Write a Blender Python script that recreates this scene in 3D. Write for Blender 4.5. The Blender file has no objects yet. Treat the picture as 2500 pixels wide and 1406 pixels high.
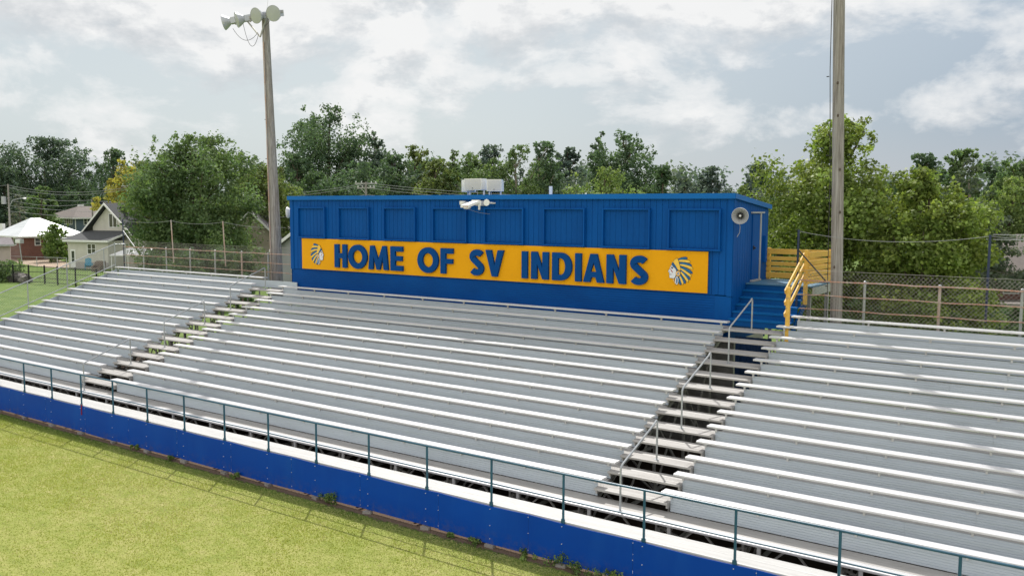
import bpy, math, random
import numpy as np
from mathutils import Vector, Matrix

R_ = math.radians
sc = bpy.context.scene
COL = sc.collection
G = -1.14            # ground level
D, R = 0.61, 0.2229  # run and rise of one row

# ------------------------------------------------------------------ helpers
class MB:
    def __init__(s): s.v = []; s.f = []; s.sm = False
    def add(s, vs, fs):
        b = len(s.v); s.v += [tuple(p) for p in vs]; s.f += [tuple(i + b for i in f) for f in fs]; return s
    def box(s, x0, x1, y0, y1, z0, z1):
        return s.add([(x0,y0,z0),(x1,y0,z0),(x1,y1,z0),(x0,y1,z0),(x0,y0,z1),(x1,y0,z1),(x1,y1,z1),(x0,y1,z1)],
                     [(0,3,2,1),(4,5,6,7),(0,1,5,4),(1,2,6,5),(2,3,7,6),(3,0,4,7)])
    def bar(s, p0, p1, w, h, up=(0,0,1)):
        p0 = Vector(p0); p1 = Vector(p1); d = (p1 - p0).normalized(); u = Vector(up)
        a = d.cross(u)
        if a.length < 1e-4: a = d.cross(Vector((0,1,0)))
        a.normalize(); b = a.cross(d).normalized(); a *= w/2; b *= h/2
        vs = [p0-a-b, p0+a-b, p0+a+b, p0-a+b, p1-a-b, p1+a-b, p1+a+b, p1-a+b]
        return s.add(vs, [(0,1,2,3),(7,6,5,4),(0,4,5,1),(1,5,6,2),(2,6,7,3),(3,7,4,0)])
    def tube(s, pts, r, n=8, r1=None, cap=True):
        pts = [Vector(p) for p in pts]; m = len(pts); vs = []; prev = None
        for i, p in enumerate(pts):
            d = (pts[min(i+1,m-1)] - pts[max(i-1,0)]).normalized()
            if prev is None:
                a = d.cross(Vector((0,0,1)))
                if a.length < 1e-3: a = d.cross(Vector((1,0,0)))
            else: a = prev - d * prev.dot(d)
            a.normalize(); prev = a; b = d.cross(a)
            rr = r if r1 is None else r + (r1 - r) * i / (m - 1)
            if isinstance(r, (list, tuple)): rr = r[i]
            for k in range(n):
                t = 2*math.pi*k/n; vs.append(p + a*math.cos(t)*rr + b*math.sin(t)*rr)
        fs = []
        for i in range(m-1):
            for k in range(n):
                fs.append((i*n+k, i*n+(k+1)%n, (i+1)*n+(k+1)%n, (i+1)*n+k))
        if cap: fs += [tuple(range(n))[::-1], tuple(range((m-1)*n, m*n))]
        s.sm = True
        return s.add(vs, fs)
    def lathe(s, o, axis, prof, n=20):   # prof: list of (distance along axis, radius)
        o = Vector(o); d = Vector(axis).normalized(); a = d.cross(Vector((0,0,1)))
        if a.length < 1e-3: a = Vector((1,0,0))
        a.normalize(); b = d.cross(a); vs = []
        for t, r in prof:
            for k in range(n):
                q = 2*math.pi*k/n; vs.append(o + d*t + (a*math.cos(q) + b*math.sin(q))*max(r, 1e-4))
        fs = [(i*n+k, i*n+(k+1)%n, (i+1)*n+(k+1)%n, (i+1)*n+k) for i in range(len(prof)-1) for k in range(n)]
        s.sm = True
        return s.add(vs, fs)
    def extr(s, prof, x0, x1, caps=True):   # closed (y,z) profile along x
        n = len(prof); vs = [(x0,y,z) for y,z in prof] + [(x1,y,z) for y,z in prof]
        fs = [(i,(i+1)%n,n+(i+1)%n,n+i) for i in range(n)]
        if caps: fs += [tuple(range(n))[::-1], tuple(range(n,2*n))]
        return s.add(vs, fs)
    def poly(s, pts, d):                    # polygon given in 3d, extruded by vector d
        pts = [Vector(p) for p in pts]; d = Vector(d); n = len(pts)
        return s.add(pts + [p+d for p in pts], [tuple(range(n))[::-1], tuple(range(n,2*n))] + [(i,(i+1)%n,n+(i+1)%n,n+i) for i in range(n)])
    def face(s, pts): return s.add(pts, [tuple(range(len(pts)))])
    def sphere(s, c, r, n=10, m=6, sz=1.0):
        vs = []; 
        for i in range(m+1):
            t = math.pi*i/m
            for k in range(n):
                q = 2*math.pi*k/n; vs.append((c[0]+r*math.sin(t)*math.cos(q), c[1]+r*math.sin(t)*math.sin(q), c[2]+r*sz*math.cos(t)))
        s.sm = True
        return s.add(vs, [(i*n+k,(i+1)*n+k,(i+1)*n+(k+1)%n,i*n+(k+1)%n) for i in range(m) for k in range(n)])
    def build(s, name, m, parent=None, world=True):
        me = bpy.data.meshes.new(name)
        vs = s.v
        if parent is not None and world:
            L = Vector((0,0,0)); q = parent
            while q is not None: L += q.location; q = q.parent
            vs = [(v[0]-L.x, v[1]-L.y, v[2]-L.z) for v in vs]
        me.from_pydata(vs, [], s.f); me.update()
        if m is not None: me.materials.append(m)
        if s.sm:
            me.polygons.foreach_set('use_smooth', [True]*len(me.polygons))
            try: me.set_sharp_from_angle(angle=R_(40))
            except Exception: pass
        o = bpy.data.objects.new(name, me); COL.objects.link(o)
        if parent is not None: o.parent = parent
        return o

def tag(o, label, cat, group=None):
    o['label'] = label; o['category'] = cat
    if group: o['group'] = group
    return o
def thing(name, label, cat, loc=(0,0,0), rz=0.0, group=None):
    o = bpy.data.objects.new(name, None); COL.objects.link(o); o.empty_display_size = .2
    o.location = loc; o.rotation_euler = (0,0,rz)
    return tag(o, label, cat, group)
def struct(o): o['kind'] = 'structure'; return o

# ------------------------------------------------------------------ materials
def newmat(name):
    m = bpy.data.materials.new(name); m.use_nodes = True
    nt = m.node_tree; b = nt.nodes['Principled BSDF']; return m, nt, b
def N(nt, t, **k):
    n = nt.nodes.new(t)
    for a, v in k.items(): setattr(n, a, v)
    return n
def ramp(nt, fac, stops):
    r = N(nt, 'ShaderNodeValToRGB'); e = r.color_ramp.elements
    while len(e) < len(stops): e.new(0.5)
    for i, (p, c) in enumerate(stops):
        e[i].position = p; e[i].color = (c[0], c[1], c[2], 1) if not isinstance(c, (int,float)) else (c,c,c,1)
    nt.links.new(fac, r.inputs[0]); return r.outputs[0]
def noise(nt, scale, detail=4, rough=.55, stretch=(1,1,1), coord='Object', w=None):
    tc = N(nt,'ShaderNodeTexCoord'); mp = N(nt,'ShaderNodeMapping'); mp.inputs['Scale'].default_value = stretch
    nt.links.new(tc.outputs[coord], mp.inputs[0])
    n = N(nt,'ShaderNodeTexNoise'); n.inputs['Scale'].default_value = scale; n.inputs['Detail'].default_value = detail; n.inputs['Roughness'].default_value = rough
    nt.links.new(mp.outputs[0], n.inputs['Vector']); return n.outputs['Fac']
def mixc(nt, f, a, b, mode='MIX'):
    m = N(nt,'ShaderNodeMix', data_type='RGBA', blend_type=mode)
    for i, v in ((0,f),(6,a),(7,b)):
        if hasattr(v,'links') or hasattr(v,'is_linked'): nt.links.new(v, m.inputs[i])
        elif isinstance(v,(int,float)): m.inputs[i].default_value = v
        else: m.inputs[i].default_value = (*v,1)
    return m.outputs[2]
def bump(nt, b, h, strength=.3, dist=.01):
    n = N(nt,'ShaderNodeBump'); n.inputs['Strength'].default_value = strength; n.inputs['Distance'].default_value = dist
    nt.links.new(h, n.inputs['Height']); nt.links.new(n.outputs[0], b.inputs['Normal'])
def paint(name, c1, c2=None, rough=.5, metal=0., sc_=3., stretch=(1,1,1), spec=.5, bmp=0., fine=0., dirt=None):
    m, nt, b = newmat(name); c2 = c2 or tuple(x*.8 for x in c1)
    f = noise(nt, sc_, 6, .6, stretch)
    col = ramp(nt, f, [(.3,c2),(.7,c1)])
    if fine:
        f2 = noise(nt, sc_*14, 3, .6, stretch); col = mixc(nt, fine, col, ramp(nt, f2, [(.35,.55),(.65,1.0)]), 'MULTIPLY')
    if dirt:
        f3 = noise(nt, dirt[0], 5, .65, dirt[3] if len(dirt)>3 else (1,1,1)); col = mixc(nt, ramp(nt, f3, [(dirt[1],0.),(min(1,dirt[1]+.12),1.)]), col, dirt[2])
    nt.links.new(col, b.inputs['Base Color']); b.inputs['Roughness'].default_value = rough; b.inputs['Metallic'].default_value = metal
    b.inputs['Specular IOR Level'].default_value = spec
    if bmp: bump(nt, b, noise(nt, sc_*8, 4, .6, stretch), bmp, .01)
    return m

M = {}
M['seat'] = paint('aluminium_seat', (.73,.73,.75), (.62,.62,.635), .40, .3, 1.2, (.3,6,1), fine=.08, dirt=(1.7,.64,(.42,.415,.41),(.3,5,1)))
M['riser'] = paint('aluminium_riser', (.60,.665,.73), (.50,.555,.615), .42, .15, .45, (.35,3,2.2), fine=.10, dirt=(1.3,.66,(.33,.33,.335),(.3,1,3)))
M['foot'] = paint('aluminium_plank', (.48,.465,.45), (.35,.335,.32), .55, .1, 1.5, (.5,5,1), fine=.12, dirt=(2.5,.64,(.42,.39,.36),(.7,4,1)))
M['galv'] = paint('galvanised_steel', (.46,.48,.50), (.33,.35,.37), .42, .55, 4.)
M['walk'] = paint('walkway_plank', (.60,.595,.585), (.48,.475,.465), .55, .05, 1.2, (.4,7,1), fine=.14, dirt=(1.6,.62,(.46,.44,.42),(.35,5,1)))
M['frame'] = paint('understructure_steel', (.50,.49,.47), (.34,.33,.31), .6, .1, 3.)
M['bracket'] = paint('bracket_aluminium', (.62,.62,.62), (.5,.5,.5), .5, .2, 3.)
M['railblue'] = paint('rail_blue_paint', (.02,.11,.19), (.012,.07,.13), .4, 0, 2., dirt=(6.,.70,(.20,.24,.27)))
M['skirt'] = paint('blue_panel_paint', (.001,.064,.40), (.001,.05,.34), .5, 0, .45, (1,1,1.6), spec=.14, dirt=(22.,.785,(.25,.34,.55)))
def splash():
    nt = M['skirt'].node_tree; b = nt.nodes['Principled BSDF']; src = b.inputs['Base Color'].links[0].from_socket
    tc = N(nt,'ShaderNodeTexCoord'); sp = N(nt,'ShaderNodeSeparateXYZ'); nt.links.new(tc.outputs['Object'], sp.inputs[0])
    mr = N(nt,'ShaderNodeMapRange'); mr.inputs[1].default_value = .42; mr.inputs[2].default_value = .07; nt.links.new(sp.outputs['Z'], mr.inputs[0])
    f = noise(nt, 9., 5, .7); m_ = N(nt,'ShaderNodeMath', operation='MULTIPLY'); nt.links.new(mr.outputs[0], m_.inputs[0]); nt.links.new(ramp(nt, f, [(.45,0.),(.72,.55)]), m_.inputs[1])
    f2 = noise(nt, 1.1, 4, .6, (1,1,.25)); c = mixc(nt, ramp(nt, f2, [(.5,0.),(.75,.28)]), src, (.012,.11,.45))
    nt.links.new(mixc(nt, m_.outputs[0], c, (.11,.10,.10)), b.inputs['Base Color'])
splash()
M['blue'] = paint('blue_siding_paint', (.001,.090,.355), (.001,.068,.285), .6, 0, .9, (1.6,1.6,.3), spec=.12, fine=.10, dirt=(3.,.70,(.012,.12,.33),(3,3,.25)))
M['bluedark'] = paint('blue_lap_paint', (.001,.080,.335), (.001,.060,.265), .6, 0, .6, (1,1,2), spec=.12, dirt=(30.,.80,(.3,.42,.6)))
M['shutter'] = paint('blue_shutter_shaded_paint', (.001,.082,.325), (.001,.066,.27), .6, 0, 1.4, (1,1,.35), spec=.12, fine=.12, dirt=(2.4,.68,(.006,.095,.32),(3,3,.25)))  # darker than the siding: shade of the recess put into the paint
M['tread'] = paint('blue_tread_lit_paint', (.002,.12,.37), (.002,.09,.30), .6, 0, 2., (1,2,1), spec=.12, dirt=(9.,.72,(.4,.46,.5),(3,1,1)))  # lighter copy of the step paint: skylight on the treads put into the colour
M['fascia'] = paint('blue_fascia_metal', (.001,.135,.46), (.001,.115,.40), .4, 0, .7, spec=.2)
M['step'] = paint('blue_step_paint', (.001,.082,.29), (.001,.06,.23), .6, 0, 2., (1,2,1), spec=.12, dirt=(9.,.73,(.45,.5,.55),(3,1,1)))
M['deck'] = paint('blue_deck_paint', (.07,.21,.33), (.04,.14,.26), .55, 0, 2., fine=.2)
M['corr'] = paint('blue_corrugated_metal', (.006,.05,.17), (.005,.035,.12), .5, .1, 1.)
M['yellow'] = paint('sign_yellow', (.86,.40,.004), (.82,.365,.003), .5, 0, .5, spec=.15, fine=.05, dirt=(2.2,.66,(.74,.33,.006),(1.5,1,.35)))
M['letter'] = paint('letter_blue', (.001,.066,.26), (.001,.056,.225), .6, 0, 1., spec=.1)
M['yellowwood'] = paint('yellow_wood_paint', (.82,.50,.085), (.70,.41,.07), .6, 0, 2.5, (1,1,1), fine=.25, dirt=(5.,.60,(.36,.24,.12),(1,1,2)))
M['white'] = paint('white_metal', (.80,.80,.79), (.72,.72,.71), .45, 0, 2.)
M['whitegrille'] = paint('speaker_grille', (.62,.62,.64), (.55,.55,.57), .6, 0, 3., fine=.2)
M['grey'] = paint('grey_metal', (.45,.46,.48), (.36,.37,.39), .5, .2, 3.)
M['dark'] = paint('dark_metal', (.03,.03,.035), (.02,.02,.02), .5, .1, 3.)
M['black'] = paint('black_paint', (.012,.012,.014), (.008,.008,.01), .5, 0, 3.)
M['polepaint'] = paint('dark_blue_post_paint', (.015,.03,.085), (.01,.02,.05), .5, 0, 3.)
M['rust'] = paint('rusty_rail', (.50,.20,.12), (.52,.45,.40), .6, .1, 2.2, (2.2,1,1), fine=.2)
M['rustpost'] = paint('rusty_post', (.50,.48,.46), (.42,.24,.16), .6, .2, 1.3, (3,3,1.2))
M['wire'] = paint('fence_wire', (.36,.34,.32), (.26,.235,.21), .5, .4, 2.)
M['cable'] = paint('cable', (.30,.31,.32), (.22,.23,.24), .6, 0, 1.)
M['red'] = paint('red_strap', (.35,.02,.06), None, .7)
M['concrete'] = paint('concrete', (.33,.31,.29), (.20,.18,.165), .9, 0, 5., bmp=.3)
M['lens'] = paint('lamp_lens', (.43,.46,.45), (.37,.40,.39), .3, 0, 2., spec=.4)
M['lamp'] = paint('lamp_shell', (.50,.52,.55), (.42,.44,.47), .4, .3, 2.)
M['skin'] = paint('emblem_white', (.82,.84,.90), None, .5)
M['emb_y'] = paint('emblem_yellow', (.95,.62,.06), (.9,.55,.05), .5)
M['emb_b'] = paint('emblem_blue', (.004,.12,.34), None, .5)
M['emb_t'] = paint('emblem_teal', (.01,.26,.40), None, .5)
M['emb_k'] = paint('emblem_black', (.015,.018,.03), None, .5)
M['emb_r'] = paint('emblem_red', (.45,.04,.05), None, .5)
M['emb_o'] = paint('emblem_tan', (.95,.58,.22), None, .5)
M['glass'] = paint('dark_window_glass', (.03,.035,.04), (.05,.055,.06), .08, 0, .6, spec=.8)
M['adir'] = paint('turquoise_plastic', (.0,.27,.42), (.0,.22,.36), .4)
M['wicker'] = paint('wicker', (.22,.17,.13), (.12,.09,.07), .8, 0, 14., bmp=.5)
M['bark'] = paint('bark', (.14,.105,.08), (.07,.055,.045), .9, 0, 3., (3,3,.5), bmp=.6)
M['barkpale'] = paint('pale_bark', (.30,.25,.21), (.2,.17,.14), .9, 0, 3., (3,3,.5), bmp=.4)
M['stone'] = paint('rock', (.30,.28,.27), (.12,.11,.10), .9, 0, 4., bmp=.5)
M['brickpale'] = paint('stone_veneer', (.45,.42,.40), (.33,.31,.29), .8, 0, 6., fine=.3)

def wood_mat():
    m, nt, b = newmat('weathered_pole_wood')
    f = noise(nt, 5., 7, .65, (4,4,.12)); c = ramp(nt, f, [(.28,(.13,.115,.105)),(.46,(.30,.28,.265)),(.62,(.41,.395,.38)),(.8,(.29,.25,.225))])
    f2 = noise(nt, 1.2, 3, .5, (3,3,.25)); c = mixc(nt, ramp(nt, f2, [(.45,0.),(.7,.35)]), c, (.30,.23,.19))
    f3 = noise(nt, 26., 3, .6, (3,3,.05)); c = mixc(nt, .55, c, ramp(nt, f3, [(.38,.35),(.55,1.)]), 'MULTIPLY')
    nt.links.new(c, b.inputs['Base Color']); b.inputs['Roughness'].default_value = .9; bump(nt, b, f3, .6, .02); return m
M['pole'] = wood_mat()

def stripes(name, c, cline, period, axis='Z', rough=.6, width=.12, metal=0., noise_amt=.2, soft=False):
    m, nt, b = newmat(name)
    tc = N(nt,'ShaderNodeTexCoord'); sp = N(nt,'ShaderNodeSeparateXYZ'); nt.links.new(tc.outputs['Object'], sp.inputs[0])
    mm = N(nt,'ShaderNodeMath', operation='DIVIDE'); nt.links.new(sp.outputs[axis], mm.inputs[0]); mm.inputs[1].default_value = period
    fr = N(nt,'ShaderNodeMath', operation='FRACT'); nt.links.new(mm.outputs[0], fr.inputs[0])
    line = ramp(nt, fr.outputs[0], [(0.,1.),(width,0.),(.97 if not soft else .5,0.),(1.,1.)])
    f = noise(nt, 1.3, 6, .65); base = ramp(nt, f, [(.3, tuple(x*(1-noise_amt) for x in c)),(.7,c)])
    nt.links.new(mixc(nt, line, base, cline), b.inputs['Base Color']); b.inputs['Roughness'].default_value = rough; b.inputs['Metallic'].default_value = metal
    return m
M['siding_cream'] = stripes('cream_vinyl_siding', (.64,.615,.55), (.47,.45,.40), .16)
M['siding_grey'] = stripes('grey_vinyl_siding', (.36,.37,.38), (.22,.22,.23), .16)
M['siding_blue'] = stripes('slate_blue_siding', (.10,.14,.19), (.06,.085,.12), .2)
M['siding_tan'] = stripes('tan_siding', (.42,.36,.30), (.30,.26,.21), .16)
M['siding_pale'] = stripes('pale_blue_siding', (.45,.55,.63), (.33,.41,.48), .2)
M['pinkwall'] = stripes('pink_white_siding', (.55,.45,.44), (.44,.36,.35), .2)
M['metalroof'] = stripes('white_metal_roof', (.74,.77,.79), (.52,.55,.58), .42, 'X', .35, .10, .1, .08)
M['shingle'] = paint('dark_shingles', (.095,.10,.105), (.06,.063,.068), .9, 0, 5., fine=.4)
M['shingle_b'] = paint('brown_shingles', (.21,.18,.165), (.15,.13,.12), .9, 0, 3., fine=.4)
M['shingle_g'] = paint('grey_shingles', (.24,.22,.23), (.17,.155,.165), .9, 0, 3., fine=.4)
def brick_mat():
    m, nt, b = newmat('red_brick')
    tc = N(nt,'ShaderNodeTexCoord'); mp = N(nt,'ShaderNodeMapping'); nt.links.new(tc.outputs['Object'], mp.inputs[0]); mp.inputs['Rotation'].default_value = (R_(90),0,0)
    t = N(nt,'ShaderNodeTexBrick'); nt.links.new(mp.outputs[0], t.inputs['Vector']); t.inputs['Scale'].default_value = 1.
    t.inputs['Color1'].default_value = (.22,.075,.05,1); t.inputs['Color2'].default_value = (.16,.05,.038,1); t.inputs['Mortar'].default_value = (.24,.17,.15,1)
    t.inputs['Brick Width'].default_value = .24; t.inputs['Row Height'].default_value = .085; t.inputs['Mortar Size'].default_value = .012
    f = noise(nt, .8, 5); nt.links.new(mixc(nt, .5, t.outputs['Color'], ramp(nt, f, [(.3,.6),(.7,1.)]), 'MULTIPLY'), b.inputs['Base Color'])
    b.inputs['Roughness'].default_value = .9; return m
M['brick'] = brick_mat()

def leaf_mat(name, tint, rough=.65, trans=.38, spec=.16):
    m, nt, b = newmat(name)
    a = N(nt,'ShaderNodeAttribute'); a.attribute_name = 'col'
    c = mixc(nt, 1.0, a.outputs['Color'], tint, 'MULTIPLY')
    nt.links.new(c, b.inputs['Base Color']); b.inputs['Roughness'].default_value = rough; b.inputs['Specular IOR Level'].default_value = spec
    t = N(nt,'ShaderNodeBsdfTranslucent'); nt.links.new(mixc(nt, 1.0, c, (1.25,1.35,.7), 'MULTIPLY'), t.inputs['Color'])
    mx = N(nt,'ShaderNodeMixShader'); mx.inputs[0].default_value = trans
    nt.links.new(b.outputs[0], mx.inputs[1]); nt.links.new(t.outputs[0], mx.inputs[2])
    nt.links.new(mx.outputs[0], nt.nodes['Material Output'].inputs[0]); return m
LEAF = {}
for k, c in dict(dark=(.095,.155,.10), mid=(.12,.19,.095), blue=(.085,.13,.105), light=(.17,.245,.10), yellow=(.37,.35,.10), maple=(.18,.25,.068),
                 olive=(.135,.185,.075), con=(.095,.125,.10), spruce=(.135,.155,.14), shrub=(.14,.22,.075), bluegrey=(.10,.145,.14), deep=(.08,.135,.078)).items():  # bluish tones of far trees: aerial haze put into the leaf colour
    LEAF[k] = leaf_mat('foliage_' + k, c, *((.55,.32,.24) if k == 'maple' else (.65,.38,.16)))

# ------------------------------------------------------------------ ground
def field_mat():
    m, nt, b = newmat('lawn_ground')
    tc = N(nt,'ShaderNodeTexCoord'); sp = N(nt,'ShaderNodeSeparateXYZ'); nt.links.new(tc.outputs['Object'], sp.inputs[0])
    f1 = noise(nt, .45, 5, .6); f2 = noise(nt, 2.2, 6, .65, (1,1.3,1)); f3 = noise(nt, 28., 3, .7); f4 = noise(nt, .9, 4, .6)
    lawn = ramp(nt, f2, [(.25,(.215,.265,.06)),(.45,(.315,.345,.095)),(.62,(.385,.385,.135)),(.8,(.45,.395,.21))])
    lawn = mixc(nt, ramp(nt, f1, [(.45,0.),(.75,.45)]), lawn, (.25,.32,.06))
    lawn = mixc(nt, .55, lawn, ramp(nt, f3, [(.3,.5),(.6,1.)]), 'MULTIPLY')
    back = ramp(nt, f4, [(.3,(.10,.16,.045)),(.55,(.15,.215,.065)),(.75,(.22,.27,.09))])
    mr = N(nt,'ShaderNodeMapRange'); mr.inputs[1].default_value = -1.3; mr.inputs[2].default_value = 12.; nt.links.new(sp.outputs['Y'], mr.inputs[0])
    c = mixc(nt, ramp(nt, mr.outputs[0], [(.0,0.),(.9,1.)]), lawn, back)
    # bare earth along the foot of the stand and underneath it
    def band(y0, y1, y2, y3):
        r = N(nt,'ShaderNodeMapRange'); r.inputs[1].default_value = y0-2; r.inputs[2].default_value = y3+2; nt.links.new(sp.outputs['Y'], r.inputs[0])
        w = (y3+2)-(y0-2); q = lambda y: (y-(y0-2))/w
        return ramp(nt, r.outputs[0], [(q(y0),0.),(q(y1),1.),(q(y2),1.),(q(y3),0.)])
    bd = band(-1.58,-1.10,8.5,10.5)
    xr = N(nt,'ShaderNodeMapRange'); xr.inputs[1].default_value = -38.; xr.inputs[2].default_value = -35.2; nt.links.new(sp.outputs['X'], xr.inputs[0])
    n1 = noise(nt, 3.2, 5, .7)
    ms = N(nt,'ShaderNodeMath', operation='MULTIPLY'); nt.links.new(bd, ms.inputs[0]); nt.links.new(xr.outputs[0], ms.inputs[1])
    ad = N(nt,'ShaderNodeMath', operation='ADD'); nt.links.new(ms.outputs[0], ad.inputs[0]); nt.links.new(n1, ad.inputs[1])
    earth = ramp(nt, f3, [(.3,(.11,.075,.055)),(.7,(.22,.16,.12))])
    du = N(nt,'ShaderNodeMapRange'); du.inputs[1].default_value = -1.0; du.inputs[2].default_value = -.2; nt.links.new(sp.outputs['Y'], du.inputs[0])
    earth = mixc(nt, du.outputs[0], earth, (.06,.045,.035))  # shade under the stand painted into the earth colour
    c = mixc(nt, ramp(nt, ad.outputs[0], [(.98,0.),(1.0,0.)] ) if False else ramp(nt, N_half(nt, ad.outputs[0]), [(.52,0.),(.60,1.)]), c, earth)
    nt.links.new(c, b.inputs['Base Color']); b.inputs['Roughness'].default_value = .95; b.inputs['Specular IOR Level'].default_value = .1
    bump(nt, b, f3, .7, .05); return m
def N_half(nt, s):
    h = N(nt,'ShaderNodeMath', operation='MULTIPLY'); nt.links.new(s, h.inputs[0]); h.inputs[1].default_value = .5; return h.outputs[0]
M['field'] = field_mat()
g = MB(); 
xs = [-2500,-400,-120,-45,-20,0,15,60,400,2500]; ys = [-800,-60,-12,-1,12,40,100,300,2500]
for i in range(len(xs)-1):
    for j in range(len(ys)-1): g.face([(xs[i],ys[j],G),(xs[i+1],ys[j],G),(xs[i+1],ys[j+1],G),(xs[i],ys[j+1],G)])
struct(g.build('ground', M['field']))
M['dirt'] = paint('dirt_drive', (.48,.37,.28), (.36,.28,.21), .95, 0, .6, fine=.3)
p = MB(); p.face([(-128,43.,G+.004),(-98,37.6,G+.004),(-95.2,40.4,G+.004),(-118,48.5,G+.004)])
struct(p.build('dirt_path', M['dirt']))

# grass blades on the visible part of the field
def grass():
    rng = np.random.default_rng(5)
    n = 420000
    x = rng.uniform(-46, 3, n); y = -1.25 - rng.random(n)**1.5*11.0
    keep = (y > -1.2 - np.clip((x+46)*.33, .0, 11.)) 
    x, y = x[keep], y[keep]
    edge = np.clip((-1.18 - y)/.30, 0, 1); keep = rng.random(len(x)) < .12 + .88*edge
    x, y = x[keep], y[keep]; n = len(x)
    pn = np.sin(x*.9+np.sin(y*1.3))*np.cos(y*1.1+np.sin(x*.7)*1.5) + .6*np.sin(x*2.7+1.3)*np.sin(y*3.1+x*.8)
    h = (.013 + rng.random(n)*.02) * (1 + .5*np.clip(pn,-.5,1)); w = .006 + rng.random(n)*.008
    a = rng.uniform(0, 2*np.pi, n); ln = rng.normal(0, .013, (n,2))
    V = np.zeros((n,3,3)); dx = np.cos(a)*w; dy = np.sin(a)*w
    V[:,0] = np.stack([x-dx,y-dy,np.full(n,G)],1); V[:,1] = np.stack([x+dx,y+dy,np.full(n,G)],1); V[:,2] = np.stack([x+ln[:,0],y+ln[:,1],G+h],1)
    me = bpy.data.meshes.new('grass'); me.vertices.add(n*3); me.vertices.foreach_set('co', V.ravel())
    me.loops.add(n*3); me.loops.foreach_set('vertex_index', np.arange(n*3)); me.polygons.add(n); me.polygons.foreach_set('loop_start', np.arange(n)*3); me.polygons.foreach_set('loop_total', np.full(n,3)); me.update(calc_edges=True)
    t = rng.random(n)*.45 + .55*np.clip(pn*.45+.5+.25*np.sin(x*.21+y*.5),0,1)
    A = np.array([.285,.335,.068]); B = np.array([.415,.43,.12]); Cc = np.array([.47,.42,.23])
    c = A + (B-A)*t[:,None]; p2 = np.sin(x*.33+1.1+np.sin(y*.45)*1.4)*np.sin(y*.62+x*.21+.5); dry = rng.random(n) < np.clip(.07 + .14*np.clip(-pn,0,1) + .45*np.clip(p2-.25,0,1), 0, .6); c[dry] = Cc*(.8+.4*rng.random((dry.sum(),1)))
    near = np.clip((y+2.0)/.75,0,1)[:,None]; c = c*(1-near) + np.array([.10,.19,.04])*near  # shadow along the skirt painted in: blades turn darker green towards it
    cc = np.ones((n,3,4)); cc[:,:,:3] = c[:,None]
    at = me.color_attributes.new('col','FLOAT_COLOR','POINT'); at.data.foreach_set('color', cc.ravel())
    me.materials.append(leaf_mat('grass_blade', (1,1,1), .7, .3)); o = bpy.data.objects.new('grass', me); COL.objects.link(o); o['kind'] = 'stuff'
    tag(o, 'yellow green mown grass covering the sports field', 'grass')
grass()

# ------------------------------------------------------------------ grandstand
XL = (-35.23,-24.13); XM = (-22.476,-3.507); XR = (-2.106,9.0)
RL = (-35.10,-24.29); RM = (-22.30,-3.67); RR = (-1.94,8.9)
FB = lambda k: k*R - .21
gs = thing('grandstand', 'long silver aluminium grandstand with rows of bench seats and two stepped aisles', 'grandstand', (-13,4,G))
def ribprof(y0, y1, z, th, nose=.012, rib=.034, dep=.004):
    pr = [(y0+nose*.3, z-th), (y0, z-th+nose), (y0, z-nose), (y0+nose*.6, z-.002)]
    y = y0+nose*1.6; 
    while y + rib < y1 - .01:
        pr += [(y, z), (y+rib-.009, z), (y+rib-.0065, z-dep), (y+rib-.0025, z-dep)]; y += rib
    pr += [(y, z), (y1-.004, z), (y1, z-.004), (y1, z-th)]
    return pr
def riserprof(y, z0, z1):
    pr = []; n = 6; h = (z1-z0)/n
    for i in range(n):
        a = z0 + i*h
        pr += [(y+.011, a+.001), (y+.011, a+.010), (y, a+.014), (y, a+h-.002)]
        if i == 4: pr += [(y+.012, a+h-.003)]
    pr += [(y, z1), (y+.03, z1), (y+.03, z0)]
    return pr[::-1]
rnd = random.Random(3)
SEATS = []; brk = []
for k in range(1, 15):
    for sec, (a, b) in (('left',XL),('middle',XM),('right',XR)):
        if k == 14 and sec == 'middle': continue
        if k == 14 and sec == 'right': a = -1.888
        m = MB(); x = a
        # each bench is made of butted planks
        cuts = [a]; 
        while cuts[-1] < b-.01: cuts.append(min(b, cuts[-1] + (6.4 if len(cuts)>1 else 3.2+1.6*(k%3))))
        for i in range(len(cuts)-1):
            dz = rnd.uniform(-.002,.002)
            m.extr(ribprof(k*D+rnd.uniform(-.002,.002), k*D+.245, k*R+dz, .045), cuts[i]+(.0015 if i else 0), cuts[i+1])
        s = m.build('bench_seat', M['seat'], gs); SEATS.append((k,sec,s))
        x = a + .2
        while x < b:
            brk.append((k, x, s)); x += 1.83 if sec != 'middle' else 1.857
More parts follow.
